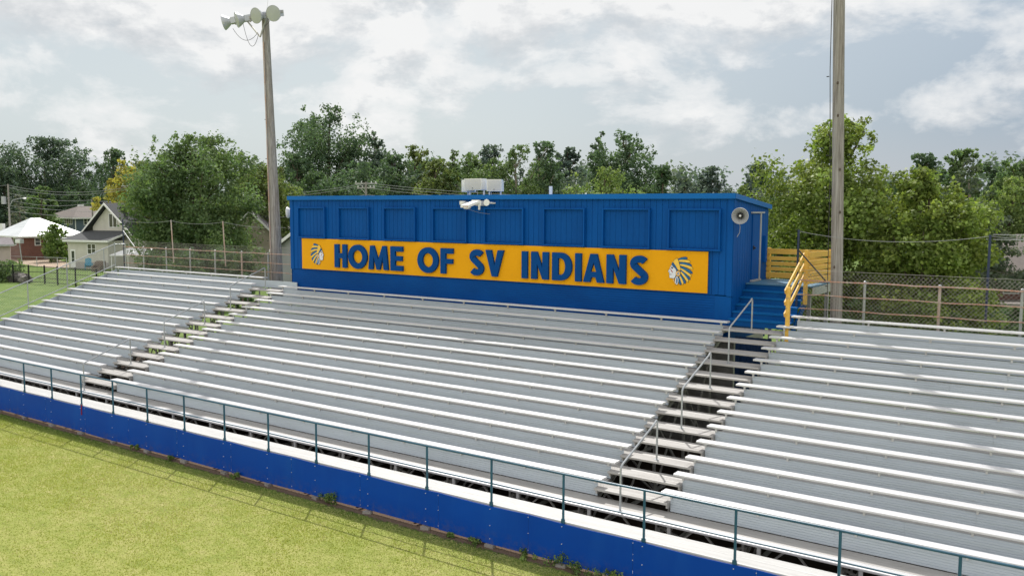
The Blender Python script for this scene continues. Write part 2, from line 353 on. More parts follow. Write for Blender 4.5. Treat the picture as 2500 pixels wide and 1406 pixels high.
# seat brackets: the hundred nearest are parts of their own bench, the others one part
brk.sort(key=lambda q: (q[1]-5.3)**2 + (q[0]*D+15.6)**2 + (0 if -36 < q[1] < 4.4 - q[0]*.02 else 1e5))
def bracket(m, k, x):
    m.box(x-.022, x+.022, k*D+.058, k*D+.098, k*R-.135, k*R-.046)
    m.box(x-.055, x+.055, k*D+.03, k*D+.23, k*R-.058, k*R-.046)
rest = MB()
for i, (k, x, s) in enumerate(brk):
    if i < 100: bracket(MB(), k, x) ; mm = MB(); bracket(mm, k, x); mm.build('bracket', M['bracket'], s)
    else: bracket(rest, k, x)
rest.build('bracket', M['bracket'], gs)['kind'] = 'stuff'
for k in range(1, 15):
    y = k*D + .11
    for sec, (a, b) in (('l',RL),('m',RM),('r',RR)):
        z0 = (k-1)*R - .205; z1 = z0 + .305
        if k == 14:
            if sec == 'm': continue
            if sec == 'l': b = -22.165
            if sec == 'r': a = -1.75
        m = MB(); cuts = [a]
        while cuts[-1] < b-.01: cuts.append(min(b, cuts[-1] + (5.5 if len(cuts)>1 else 2.2+1.1*(k%4))))
        for i in range(len(cuts)-1):
            m.extr(riserprof(y+rnd.uniform(0,.003), z0, z1+rnd.uniform(-.002,.002)), cuts[i]+(.0025 if i else 0), cuts[i+1])
        # bolt heads on the face
        x = a + .25
        while x < b:
            if not (sec == 'm' and k == 14):
                m.box(x-.008, x+.008, y-.006, y+.002, z1-.10, z1-.084)
            x += 1.83
        m.build('riser', M['riser'], gs)
        if k <= 13:
            m = MB()
            m.extr(ribprof(y+.033, y+.305, FB(k), .04), a, b); m.extr(ribprof(y+.315, y+D-.006, FB(k), .04), a, b)
            m.build('footboard', M['foot'], gs)
for (a, b) in ((RL[1]+.004, RM[0]-.004), (RM[1]+.004, RR[0]-.004)):
    for k in range(1, 14):
        m = MB(); y = k*D - .045; z = FB(k)
        m.extr(ribprof(y, y+.135, z, .05), a, a+.32); m.extr(ribprof(y, y+.135, z, .05), b-.32, b)
        m.extr(ribprof(y, y+.125, z, .05), a+.32, b-.32)
        m.extr(ribprof(y+.142, y+.40, z, .05), a, b); m.extr(ribprof(y+.408, y+.60, z-.004, .05), a, b)
        m.box(a+.01, a+.05, y+.05, y+.5, z-.13, z-.05); m.box(b-.05, b-.01, y+.05, y+.5, z-.13, z-.05)
        m.build('aisle_step', M['foot'], gs)
m = MB(); m.extr(ribprof(0., .262, FB(0), .05), -35.1, 8.9); m.build('footboard', M['seat'], gs)
m = MB(); m.extr(ribprof(.272, .50, FB(0)-.001, .05), -35.1, 8.9); m.extr(ribprof(.508, .712, FB(0)-.001, .05), -35.1, 8.9); m.build('footboard', M['foot'], gs)
m = MB(); m.extr(ribprof(-1.035, -.75, FB(0), .05), -35.1, 8.9); m.extr(ribprof(-.742, -.462, FB(0), .05), -35.1, 8.9)
m.box(-35.1, 8.9, -1.03, -1.0, FB(0)-.12, FB(0)-.052); m.build('walkway', M['walk'], gs)
x = -34.6
while x < 9:
    m = MB(); m.box(x-.035, x+.035, .03, .075, G, FB(0)-.052); m.build('support_post', M['bracket'], gs); x += 1.83
# understructure frames
x = -35.0
fi = 0
while x < 9:
    m = MB(); inaisle = (RL[1]-.1 < x < RM[0]+.1) or (RM[1]-.1 < x < RR[0]+.1)
    ys_ = [.45, 2.3, 4.1, 5.9, 7.7]
    for y in ys_:
        m.box(x-.03, x+.03, y-.03, y+.03, G, (y/D)*R - .64)
    m.bar((x,-.9,-.74),(x,.6,-.60), .05, .09); m.bar((x,.6,-.60),(x,8.5,(8.5/D)*R-.80), .05, .09)
    m.bar((x,-.9,G+.08),(x,8.6,G+.08), .06, .08)
    for i in range(4):
        z1 = (ys_[i+1]/D)*R - .68
        m.bar((x+.035,ys_[i],G+.1),(x+.035,ys_[i+1],z1), .04, .04)
        if i: m.bar((x-.035,ys_[i],(ys_[i]/D)*R-.68),(x-.035,ys_[i+1],G+.1), .04, .04)
    for k in range(0,14): m.box(x-.02, x+.02, k*D+.30, k*D+.34, FB(k)-.56, FB(k)-.055)
    if fi % 2 == 0:
        for y in (.45, 2.3, 4.1, 5.9, 7.7):
            zt = (y/D)*R - .68
            m.bar((x,y+.04,G+.1),(x+1.83,y+.04,zt), .04,.04); m.bar((x,y+.08,zt),(x+1.83,y+.08,G+.1), .04,.04)
    for y in (.3,):
        m.bar((x+.04,y,G+.06),(x+.9,y+.02,FB(0)-.06), .035,.035); m.bar((x+1.79,y,G+.06),(x+.95,y+.02,FB(0)-.06), .035,.035)
    m.build('support_frame', M['frame'], gs); x += 1.83; fi += 1
m = MB()   # grey stringer plate closing the left end
m.poly([(-35.16,.1,-.5),(-35.16,8.62,2.62),(-35.16,8.62,3.02),(-35.16,.1,-.08)], (.025,0,0)); m.build('end_plate', M['riser'], gs)

# front guard rail with blue skirt panels
gr = thing('guard_rail', 'blue pipe guard rail with solid blue skirt panels along the grandstand front', 'guard rail', (-13,-1.05,G))
xp = [-24.905 + 1.786*i for i in range(-5, 19)]
for x in xp:
    m = MB(); m.tube([(x,-1.045,G+.12),(x,-1.045,.765)], .026, 8); m.box(x-.04,x+.04,-1.07,-1.036,-.24,-.16); m.build('post', M['railblue'], gr)
for z, r in ((.776,.024),(.245,.016)):
    m = MB(); m.tube([(xp[0],-1.045,z)] + [(x,-1.045+rnd.uniform(-.004,.004),z-.006*((i+1)%2)) for i,x in enumerate(xp[1:-1])] + [(xp[-1],-1.045,z)], r, 8); m.build('rail', M['railblue'], gr)
x = -33.09; i = 0
while x < 8:
    m = MB(); n = 8; y0 = -1.085
    vs = []
    for j in range(n+1):
        t = j/n; bow = .022*math.sin(math.pi*t)*(1 if i%2 else .6); xx = x + .002 + (2.4-.004)*t
        vs += [(xx, y0-bow, G+.085+.01*math.sin(i*2.1)), (xx, y0-bow*.3, -.5), (xx, y0-.002, -.225 - .022*math.sin(math.pi*t)), (xx, y0+.012, -.225-.022*math.sin(math.pi*t))]
    fs = [(j*4+q, (j+1)*4+q, (j+1)*4+q+1, j*4+q+1) for j in range(n) for q in range(3)]
    m.add(vs, fs); m.build('skirt_panel', M['skirt'], gr); x += 2.4; i += 1
scr = MB()
x = -33.09
while x < 8:
    for z in (-.28,-.62,-.98): scr.box(x-.006,x+.006,-1.097,-1.089,z-.006,z+.006)
    x += 2.4
for q in xp:
    for z in (-.30,-.66,-.95): scr.box(q-.006,q+.006,-1.112,-1.09,z-.006,z+.006)
so = scr.build('screw_head', M['white'], gr); so['kind'] = 'stuff'
m = MB(); m.bar((-21.245,-1.1,-.17),(-21.262,-1.1,-.5),.035,.012); m.build('strap', M['red']); tag(bpy.data.objects['strap'], 'short dark red strap hanging over the blue skirt panel under a rail post', 'strap')
for i, q in enumerate(xp):
    if q > 1: continue
    m = MB(); w = .085+.03*rnd.random(); a_ = rnd.uniform(-.04,.04)
    m.poly([(q-w,-1.16+a_,G),(q+w,-1.15-a_,G),(q+w*.95,-1.02,G),(q-w*.97,-1.02,G)], (0,0,.06+.02*rnd.random()))
    tag(m.build('concrete_block', M['concrete']), 'small flat concrete block under the foot of the blue skirt panels', 'block', 'concrete blocks under the guard rail')

# aisle handrails
HR = [(-2.835,0,'right aisle, the lowest one of three','first'),(-2.815,5,'right aisle, the middle one of the three','second'),(-2.835,10,'right aisle, the top one by the blue stairs','third'),
      (-23.40,0,'left aisle, the lowest, behind the guard rail','first'),(-23.29,5,'left aisle, the middle one of the three','second'),(-23.40,10,'left aisle, the top one of three','third')]
for (x, k, txt, _) in HR:
    y0 = k*D + .2; y1 = (k+3)*D + .12; z0 = FB(k); z1 = FB(k+3)
    o = thing('handrail', 'bent grey pipe handrail in the ' + txt, 'handrail', (x,y0,z0), group='aisle handrails')
    pts = [(x,y0,z0),(x,y0,z0+.88)]
    for t in (.25,.5,.75,1.): pts.append((x,y0+.10*t*t,z0+.88+.10*t))
    pts += [(x,y1-.13,z1+.855)]
    for t in (.25,.5,.75,1.): pts.append((x,y1-.13+.13*math.sin(t*math.pi/2),z1+.855+.045*math.sin(t*math.pi)*1.1 + .01 - .055*t*t))
    pts += [(x,y1,z1)]
    MB().tube(pts, .0225, 8).build('rail', M['galv'], o)
    for yy, zz in ((y0,z0),(y1,z1)): MB().lathe((x,yy,zz-.004),(0,0,1),[(0,.001),(0,.06),(.012,.06),(.012,.02)],12).build('base_flange', M['galv'], o)

# ------------------------------------------------------------------ fences
def link_mesh(m, P, s0, s1, zb, zt, pitch=.11, r=.0034):
    """diamond mesh in a plane: P(s,z) -> point; zb/zt functions of s"""
    def clip(dirn, c):   # line z = dirn*s + c inside [s0,s1] x [zb,zt]
        out = []
        steps = 160
        ins = None
        for i in range(steps+1):
            s = s0 + (s1-s0)*i/steps
            z = dirn*s + c
            ok = zb(s)-1e-4 <= z <= zt(s)+1e-4
            if ok and ins is None: ins = s
            if not ok and ins is not None: out.append((ins, s-(s1-s0)/steps)); ins = None
        if ins is not None: out.append((ins, s1))
        return out
    zmin = min(zb(s0), zb(s1)); zmax = max(zt(s0), zt(s1))
    for dirn in (1,-1):
        lo = min(zmin-dirn*s0, zmin-dirn*s1); hi = max(zmax-dirn*s0, zmax-dirn*s1)
        c = math.floor(lo/pitch)*pitch
        while c < hi:
            # exact interval for constant bounds
            if zb(s0) == zb(s1) and zt(s0) == zt(s1):
                a = sorted(((zb(s0)-c)/dirn, (zt(s0)-c)/dirn)); a = (max(a[0], s0), min(a[1], s1)); segs = [a] if a[1]-a[0] > .01 else []
            else: segs = clip(dirn, c)
            for a, b in segs:
                if b - a < .02: continue
                p0 = Vector(P(a, dirn*a+c)); p1 = Vector(P(b, dirn*b+c)); m.tube([p0,p1], r, 3, cap=False)
            c += pitch
    m.sm = False
def back_fence(name, label, xs_, xa, xb, y, rails_x, rustset, top):
    o = thing(name, label, 'fence', ((xa+xb)/2, y, G), group=None)
    for i, x in enumerate(xs_):
        MB().tube([(x,y,G),(x,y,4.08)], .036, 8).build('post', M['rustpost'] if i in rustset else M['galv'], o)
        MB().lathe((x,y,4.08),(0,0,1),[(0,.038),(.03,.045),(.05,.03),(.06,.001)],8).build('post_cap', M['galv'], o)
    for z, r in ((4.075,.021),(3.67,.016),(3.28,.016)):
        pts = []
        n = 14
        for j in range(n+1): pts.append((rails_x[0]+(rails_x[1]-rails_x[0])*j/n, y-.045, z + .012*math.sin(j*2.3+z*5)))
        MB().tube(pts, r, 6).build('rail', M['rust'], o)
    mm = MB(); link_mesh(mm, lambda s, z: (s, y-.066, z), xa, xb, lambda s: 2.62, lambda s: top); mm.build('wire_mesh', M['wire'], o)
    MB().tube([(xa,y-.066,top+.05),((xa+xb)/2,y-.066,top+.035),(xb,y-.066,top+.05)], .005, 4).build('top_wire', M['wire'], o)
    return o
fl = back_fence('chain_link_fence', 'rusty chain link fence on pipe posts behind the left section of benches', [-33.98,-32.10,-30.23,-28.37,-26.49,-24.72], -33.95, -23.0, 9.32, (-35.6,-23.0), {4}, 4.31)
# square welded wire panel between the end posts
mm = MB()
for i in range(14): mm.tube([(-35.6+i*.12,9.26,2.9),(-35.6+i*.12,9.26,4.07)], .004, 3, cap=False)
for i in range(9): mm.tube([(-35.6,9.262,3.0+i*.13),(-33.98,9.262,3.0+i*.13)], .003, 3, cap=False)
mm.sm = False; mm.build('wire_panel', M['wire'], fl)
fr = back_fence('chain_link_fence', 'rusty chain link fence with large diamonds behind the right section of benches', [-0.146,1.718,3.585,5.45,7.3], -1.85, 9.0, 9.32, (-1.97,9.0), {1}, 4.32)
# tall thin posts carrying a sagging wire
TP = [(-35.74,9.36,5.43,'polepaint','tall dark blue post at the far left corner of the left back fence',2.9),(-31.9,9.5,5.45,'rustpost','tall rusty post rising above the left back fence, left of two',3.4),(-27.98,9.5,5.44,'rustpost','tall rusty post rising above the left back fence, right of two',3.4),
      (-2.0,9.36,5.50,'polepaint','tall dark blue post in front of the yellow stair railing',2.9),(2.80,9.42,5.46,'polepaint','tall dark blue post behind the right back fence',3.2)]
for (x,y,zt,mt,lab,zb) in TP:
    o = MB().tube([(x+.12 if mt=='rustpost' else x,y,zb),(x,y,zt)], .032 if mt!='rustpost' else .027, 8).build('tall_post', M[mt]); tag(o, lab, 'post', 'tall wire posts along the back fences')
tag(MB().tube([(-35.74,9.34,4.9),(-34.7,9.3,4.1)], .022, 6).build('brace_pipe', M['grey']), 'slanting pipe brace leaning on the dark post at the far left fence corner', 'brace')
tag(MB().tube([(-1.99,9.3,4.95),(-1.18,9.28,4.08)], .020, 6).build('brace_pipe', M['dark']), 'thin dark rusty pipe brace slanting across the yellow stair railing', 'brace')
def sag(p0, p1, s, r=.006, n=12, name='wire', mat='cable'):
    p0 = Vector(p0); p1 = Vector(p1)
    pts = [p0.lerp(p1, i/n) - Vector((0,0,s*4*(i/n)*(1-i/n))) for i in range(n+1)]
    return MB().tube(pts, r, 4, cap=False).build(name, M[mat])
for a, b, s, lab in ((0,1,.10,'thin wire from the dark corner post to the left rusty post'),(1,2,.12,'thin wire sagging between the two tall rusty posts'),(3,4,.22,'thin wire sagging between the two dark blue posts over the right fence')):
    tag(sag((TP[a][0],TP[a][1],TP[a][2]-.04),(TP[b][0],TP[b][1],TP[b][2]-.04), s), lab, 'wire')
tag(sag((-27.98,9.5,5.40),(-24.2,9.9,5.2),.1), 'thin wire from the right rusty post to the wooden light pole', 'wire')
tag(sag((2.8,9.42,5.42),(9,9.5,5.3),.15), 'thin wire running out of view to the right of the right dark blue post', 'wire')
# sloping end railing with chain link at the left end
er = thing('end_railing', 'galvanised pipe railing with chain link sloping up the left end of the grandstand', 'railing', (-35.35,4,G))
ex = -35.35; ez = lambda y: 3.34 + (y-6.22)*.3665
for y in (.85, 2.5, 4.35, 6.2, 8.06, 8.65): MB().tube([(ex,y,ez(y)-1.35),(ex,y,ez(y)+(.08 if y>8.5 else 0))], .026, 8).build('post', M['galv'], er)
MB().tube([(ex,9.2,3.0),(ex,9.2,4.26)], .026, 8).build('post', M['galv'], er)
MB().tube([(ex,.85,ez(.85)),(ex,8.65,ez(8.65))], .024, 8).build('rail', M['galv'], er)
MB().tube([(ex,8.65,4.22),(ex,9.2,4.22)], .024, 8).build('rail', M['galv'], er)
MB().tube([(ex,.85,ez(.85)-1.0),(ex,8.65,ez(8.65)-1.03)], .024, 8).build('rail', M['galv'], er)
mm = MB(); link_mesh(mm, lambda s, z: (ex+.03, s, z), .85, 8.65, lambda s: ez(s)-1.0, lambda s: ez(s), .12, .0035); mm.build('wire_mesh', M['galv'], er)

# ------------------------------------------------------------------ press box
X0, X1, YB, YR = -22.583, -3.698, 8.75, 11.84
ZT, ZF, ZS, ZB = 6.53, 6.40, 3.56, 2.2
pb = thing('press_box', 'long blue press box with eight closed shutters on top of the grandstand', 'press box', (-13.1,10.3,G))
def groove_front(m, x0, x1, z0, z1, y, pitch, w=.014, dep=.014):
    pr = []; x = x0
    while x < x1 - 1e-6:
        e = min(x + pitch, x1)
        pr += [(x, y), (e - w, y)]
        if e < x1 - 1e-6: pr += [(e - w, y + dep), (e, y + dep)]
        else: pr += [(x1, y)]
        x = e
    n = len(pr); vs = [(a,b,z0) for a,b in pr] + [(a,b,z1) for a,b in pr]
    m.add(vs, [(i,i+1,n+i+1,n+i) for i in range(n-1)])
m = MB(); groove_front(m, X0+.004, X1-.004, ZS, ZF-.01, YB, .203); m.build('front_wall', M['blue'], pb)
m = MB()   # left wall and rear wall shell
m.face([(X0,YB,ZS),(X0,YR,ZS),(X0,YR,6.14),(X0,YB,6.44)]); m.face([(X0,YR,2),(X1,YR,2),(X1,YR,6.14),(X0,YR,6.14)]); m.face([(X0,YB+.01,2),(X0,YR,2),(X0,YR,ZS),(X0,YB+.01,ZS)])
m.build('rear_wall', M['blue'], pb)
# right wall with grooves (runs along y)
m = MB(); pr = []; y = YB
while y < YR-1e-6:
    e = min(y+.203, YR); pr += [(X1,y),(X1,e-.014)] + ([(X1-.014,e-.014),(X1-.014,e)] if e < YR-1e-6 else [(X1,YR)]); y = e
n = len(pr); zt = lambda yy: 6.44 - (yy-YB)*.097
m.add([(a,b,ZB) for a,b in pr] + [(a,b,zt(b)) for a,b in pr], [(i,i+1,n+i+1,n+i) for i in range(n-1)]); m.build('side_wall', M['blue'], pb)
# lower lapped siding
pr = []; z = ZB
while z < ZS - .001:
    e = min(z+.074, ZS); pr += [(YB+.022, z), (YB+.022, e-.016), (YB+.036, e-.012), (YB+.036, e-.001)]; z = e
pr += [(YB+.08, ZS), (YB+.08, ZB)]
MB().extr(pr[::-1], X0+.03, X1-.52, caps=True).build('lower_siding', M['bluedark'], pb)
m = MB(); m.box(X1-.52, X1-.01, YB+.012, YB+.09, ZB, ZS-.03); m.build('corner_board', M['blue'], pb)
m = MB(); m.box(X1-.16, X1+.012, YB-.022, YB-.003, ZS-.02, ZF-.012); m.box(X1+.003, X1+.022, YB-.022, YB+.14, ZS-.02, ZF-.03); m.build('corner_trim', M['blue'], pb)
m = MB(); m.box(X0-.015, X0+.16, YB-.022, YB-.003, ZS-.02, ZF-.012); m.build('corner_trim', M['blue'], pb)
# roof and fascia
m = MB(); rf = [(YB-.10,ZT),(YR+.08,6.215),(YR+.08,6.165),(YB-.10,ZT-.05)]
m.extr(rf, X0-.05, X1+.06); m.build('roof', M['fascia'], pb)
m = MB(); m.box(X0-.062, X1+.072, YB-.122, YB-.103, ZF-.015, ZT+.006); m.box(X0-.055,X1+.06,YB-.10,YB-.026,ZF-.03,ZF+.004); m.build('fascia', M['fascia'], pb)
m = MB(); m.poly([(X1+.063,YB-.102,ZF-.015),(X1+.063,YR+.1,6.08),(X1+.063,YR+.1,6.222),(X1+.063,YB-.102,ZT+.004)], (.018,0,0)); m.build('fascia', M['fascia'], pb)
# window openings with shutters
wx = [(-22.067,-20.49),(-19.738,-18.09),(-17.34,-15.76),(-14.945,-13.385),(-12.62,-10.97),(-10.19,-8.61),(-7.975,-6.317),(-5.72,-4.06)]
for a, b in wx:
    z0, z1 = 4.862, 6.09
    o = MB(); groove_front(o, a+.055, b-.055, z0+.06, z1-.055, YB-.008, .203); w = o.build('window_shutter', M['shutter'], pb)
    m = MB(); m.box(a,a+.05,YB-.105,YB-.002,z0,z1); m.box(b-.05,b,YB-.105,YB-.002,z0,z1); m.box(a+.05,b-.05,YB-.10,YB-.002,z1-.05,z1)
    m.box(a-.02,b+.02,YB-.125,YB-.004,z0-.012,z0+.04); m.build('frame', M['blue'], w)
# side door with pale frame
d = MB(); d.box(X1+.004, X1+.03, 10.33, 10.97, 3.93, 5.93); dr = d.build('door', M['blue'], pb)
m = MB(); m.box(X1+.004,X1+.055,10.98,11.06,3.89,5.95); m.box(X1+.004,X1+.07,10.2,11.3,5.955,6.0); m.box(X1+.004,X1+.09,10.28,11.06,3.87,3.925); m.build('frame', M['grey'], dr)
m = MB(); m.box(X1+.03,X1+.06,10.40,10.44,4.85,4.97); m.sphere((X1+.085,10.42,4.9),.03); m.build('door_knob', M['dark'], dr)
m = MB(); m.box(X1+.003,X1+.10,11.36,11.52,4.42,5.25); m.build('meter_box', M['blue'], pb)
# cabin floor closing the underside
m = MB(); m.box(X0+.05,X1-.05,YB+.1,YR-.05,2.3,2.36); m.build('floor', M['frame'], pb)
for x in (-22.4,-19.,-16.,-13.,-10.,-7.):
    MB().box(x-.07,x+.07,11.5,11.64,G,2.3).build('support_post', M['frame'], pb)
tag(MB().add(*(lambda v: (v, [(i,i+1,len(v)//2+i+1,len(v)//2+i) for i in range(len(v)//2-1)]))([(x,8.42+.018*(1 if (i//2)%2 else -1),z) for z in (G,2.44) for i, x in enumerate([q*.5*.09-3.42 for q in range(0,24) for _ in (0,)])])).build('corrugated_panel', M['corr']), 'dark blue corrugated metal panel seen between the steps of the right aisle', 'panel')

m = MB(); m.box(X0+.1,X1-.02,YB+.35,YB+.42,G,2.29); m.box(X1-.09,X1-.02,YB+.43,YR-.1,G,2.29); m.build('base_wall', M['frame'], pb)
# roof fittings
def cabinet(name, lab, c, rz, w, h, dep, legs):
    o = thing(name, lab, 'loudspeaker', (c[0],c[1],6.40), rz, 'loudspeakers on the press box roof')
    z0, z1 = c[2]-6.40-h/2, c[2]-6.40+h/2
    prof = [(-dep*.5, z0),(-dep*.5,z1),(dep*.1,z1)] + [(dep*.1+dep*.45*math.sin(t), z1-dep*.45*(1-math.cos(t))) for t in (.4,.8,1.2,1.57)] + [(dep*.55,z0)]
    MB().extr(prof[::-1], -w/2, w/2).build('body', M['white'], o, world=False)
    MB().box(-w/2+.03, w/2-.03, -dep*.5-.012, -dep*.5-.002, z0+.03, z1-.03).build('grille', M['whitegrille'], o, world=False)
    MB().lathe((0,-dep*.5-.014,z0+.06),(0,-1,0),[(0,.018),(.006,.018),(.006,.001)],10).build('badge', M['dark'], o, world=False)
    for x in legs: MB().box(x-.025,x+.025,-.05,.0,-.02,z0).build('leg', M['white'], o, world=False)
    return o
cabinet('loudspeaker', 'square white loudspeaker in the middle of the three on the blue roof', (-13.37,9.25,6.915), R_(2), .74, .40, .5, (-.27,.33))
cabinet('loudspeaker', 'white loudspeaker turned away at the left of the three on the blue roof', (-13.86,9.42,6.87), R_(-62), .52, .42, .42, (.0,))
cabinet('loudspeaker', 'white loudspeaker turned right, the right one of the three on the blue roof', (-12.52,9.2,6.87), R_(24), .52, .41, .42, (-.2,.2))
for i,(a,b) in enumerate(((-13.55,-13.62),(-13.25,-13.2),(-12.6,-12.62))):
    tag(sag((a,9.1,6.72),(b,9.1,6.5),.0,.008,6,'speaker_cable','white'), 'thin white cable hanging under the roof loudspeakers', 'cable', 'loudspeaker cables on the roof')
tag(MB().tube([(-10.73,10.0,6.3),(-10.73,10.0,6.84)], .06, 12).build('vent_pipe', M['white']), 'short white vent pipe standing on the blue roof', 'pipe')
# wall light, camera and small dish under the eave
o = thing('wall_light', 'white twin wall light fixture with wide arm under the blue eave', 'wall light', (-12.97,8.62,6.2), group=None)
m = MB(); m.box(-12.86,-12.62,8.50,8.745,6.16,6.33); m.build('mount', M['white'], o)
m = MB(); m.poly([(-13.22,8.12,6.09),(-12.86,8.12,6.10),(-12.68,8.5,6.25),(-12.98,8.5,6.25)], (0,0,.085)); m.build('arm', M['white'], o)
m = MB(); m.box(-13.02,-12.72,8.49,8.60,6.23,6.36); m.box(-12.72,-12.66,8.47,8.52,6.02,6.22); m.build('junction_box', M['white'], o)
m = MB(); m.sphere((-13.0,8.2,6.10),.14,14,8,.5); m.build('lamp_head', M['white'], o)
m = MB(); m.lathe((-13.0,8.2,6.115),(0,0,1),[(0,.142),(.015,.144),(.03,.142)],14); m.build('lamp_band', M['rust'], o)
o = thing('security_camera', 'white dome security camera under the eave left of the wall light', 'camera', (-13.42,8.6,6.24))
MB().lathe((-13.42,8.5,6.32),(0,0,-1),[(0,.001),(0,.115),(.11,.115),(.14,.09),(.141,.001)],16).build('housing', M['white'], o); MB().sphere((-13.42,8.5,6.17),.065,12,6).build('dome', M['dark'], o)
MB().box(-13.46,-13.38,8.55,8.745,6.26,6.31).build('mount', M['white'], o)
o = thing('wall_sensor', 'round white disc fixture under the eave right of the wall light', 'sensor', (-12.34,8.6,6.26))
MB().lathe((-12.36,8.47,6.265),(.25,-1,0.05),[(-.05,.06),(-.02,.11),(0,.115),(.012,.11),(.02,.001)],18).build('disc', M['white'], o); MB().tube([(-12.34,8.5,6.265),(-12.22,8.66,6.25),(-12.2,8.745,6.25)], .03, 8).build('arm', M['white'], o)
tag(sag((-12.95,8.3,6.02),(-12.4,8.72,5.88),.03,.006,8,'cable'), 'thin loose wire trailing below the wall light', 'cable')
# horn loudspeakers
def horn(lab, c, ax, wall):
    c = Vector(c); ax = Vector(ax).normalized()
    o = thing('horn_loudspeaker', lab, 'loudspeaker', c, group='horn loudspeakers on the press box')
    MB().lathe(c, ax, [(.012,.228),(.0,.236),(-.015,.232),(-.08,.18),(-.16,.12),(-.26,.075),(-.36,.06)], 28).build('bell', M['white'], o)
    MB().lathe(c, ax, [(-.005,.226),(-.08,.172),(-.16,.112),(-.24,.065),(-.24,.001)], 28).build('throat', M['grey'], o)
    MB().lathe(c, ax, [(-.20,.08),(-.12,.075),(-.10,.05),(-.10,.001)], 18).build('driver_cone', M['dark'], o)
    MB().lathe(c, ax, [(-.10,.034),(-.04,.03),(-.03,.001)], 14).build('plug', M['white'], o)
    MB().lathe(c, ax, [(-.34,.09),(-.36,.105),(-.50,.10),(-.52,.001)], 16).build('driver', M['grey'], o)
    b = c + ax*-.42; MB().tube([b, Vector(wall)], .025, 8).build('mount', M['grey'], o)
horn('grey horn loudspeaker facing the camera on the right end wall of the press box', (-3.43,8.52,5.885), (.30,-.95,-.03), (-3.70,9.1,5.82))
horn('white horn loudspeaker sticking out from the left end wall of the press box', (-23.02,8.98,5.86), (-.86,-.5,-.06), (-22.58,9.2,5.86))
tag(MB().tube([(-3.66,9.12,5.72),(-3.60,9.02,5.55),(-3.60,9.0,5.4),(-3.66,8.95,5.27)], .009, 6).build('speaker_cable', M['grey']), 'short loose cable hanging below the right horn loudspeaker', 'cable')

# ------------------------------------------------------------------ banner sign
sg = thing('banner_sign', 'long yellow sign reading HOME OF SV INDIANS in raised blue letters', 'sign', (-13.15,YB-.03,4.2))
SX0, SX1, SZ0, SZ1 = -21.874, -4.428, 3.591, 4.825
cuts = [SX0,-19.45,-17.0,-14.57,-12.13,-9.37,-6.93,SX1]
m = MB()
for i in range(len(cuts)-1): m.box(cuts[i]+(.004 if i else 0), cuts[i+1], YB-.055, YB-.028, SZ0, SZ1)
m.build('panel', M['yellow'], sg)
LZ0, LZ1 = 3.727, 4.640; LY = YB-.060; LD = .085
def arc(cx, cz, rx, rz, a0, a1, n=24): return [(cx+rx*math.cos(a0+(a1-a0)*i/n), cz+rz*math.sin(a0+(a1-a0)*i/n)) for i in range(n+1)]
def strip(m, outer, inner):   # band between two equal-length polylines, extruded towards the viewer
    n = len(outer); Y0, Y1 = LY, LY-LD
    vs = [(x,Y1,z) for x,z in outer] + [(x,Y1,z) for x,z in inner] + [(x,Y0,z) for x,z in outer] + [(x,Y0,z) for x,z in inner]
    fs = []
    for i in range(n-1):
        fs += [(i,i+1,n+i+1,n+i),(2*n+i,i,i+1,2*n+i+1)[::-1],(n+i,n+i+1,3*n+i+1,3*n+i)]
    fs += [(0,n,3*n,2*n),(n-1,2*n-1,4*n-1,3*n-1)]
    m.add(vs, fs)
def pgon(m, pts): m.poly([(x,LY,z) for x,z in pts], (0,-LD,0))
S = .232
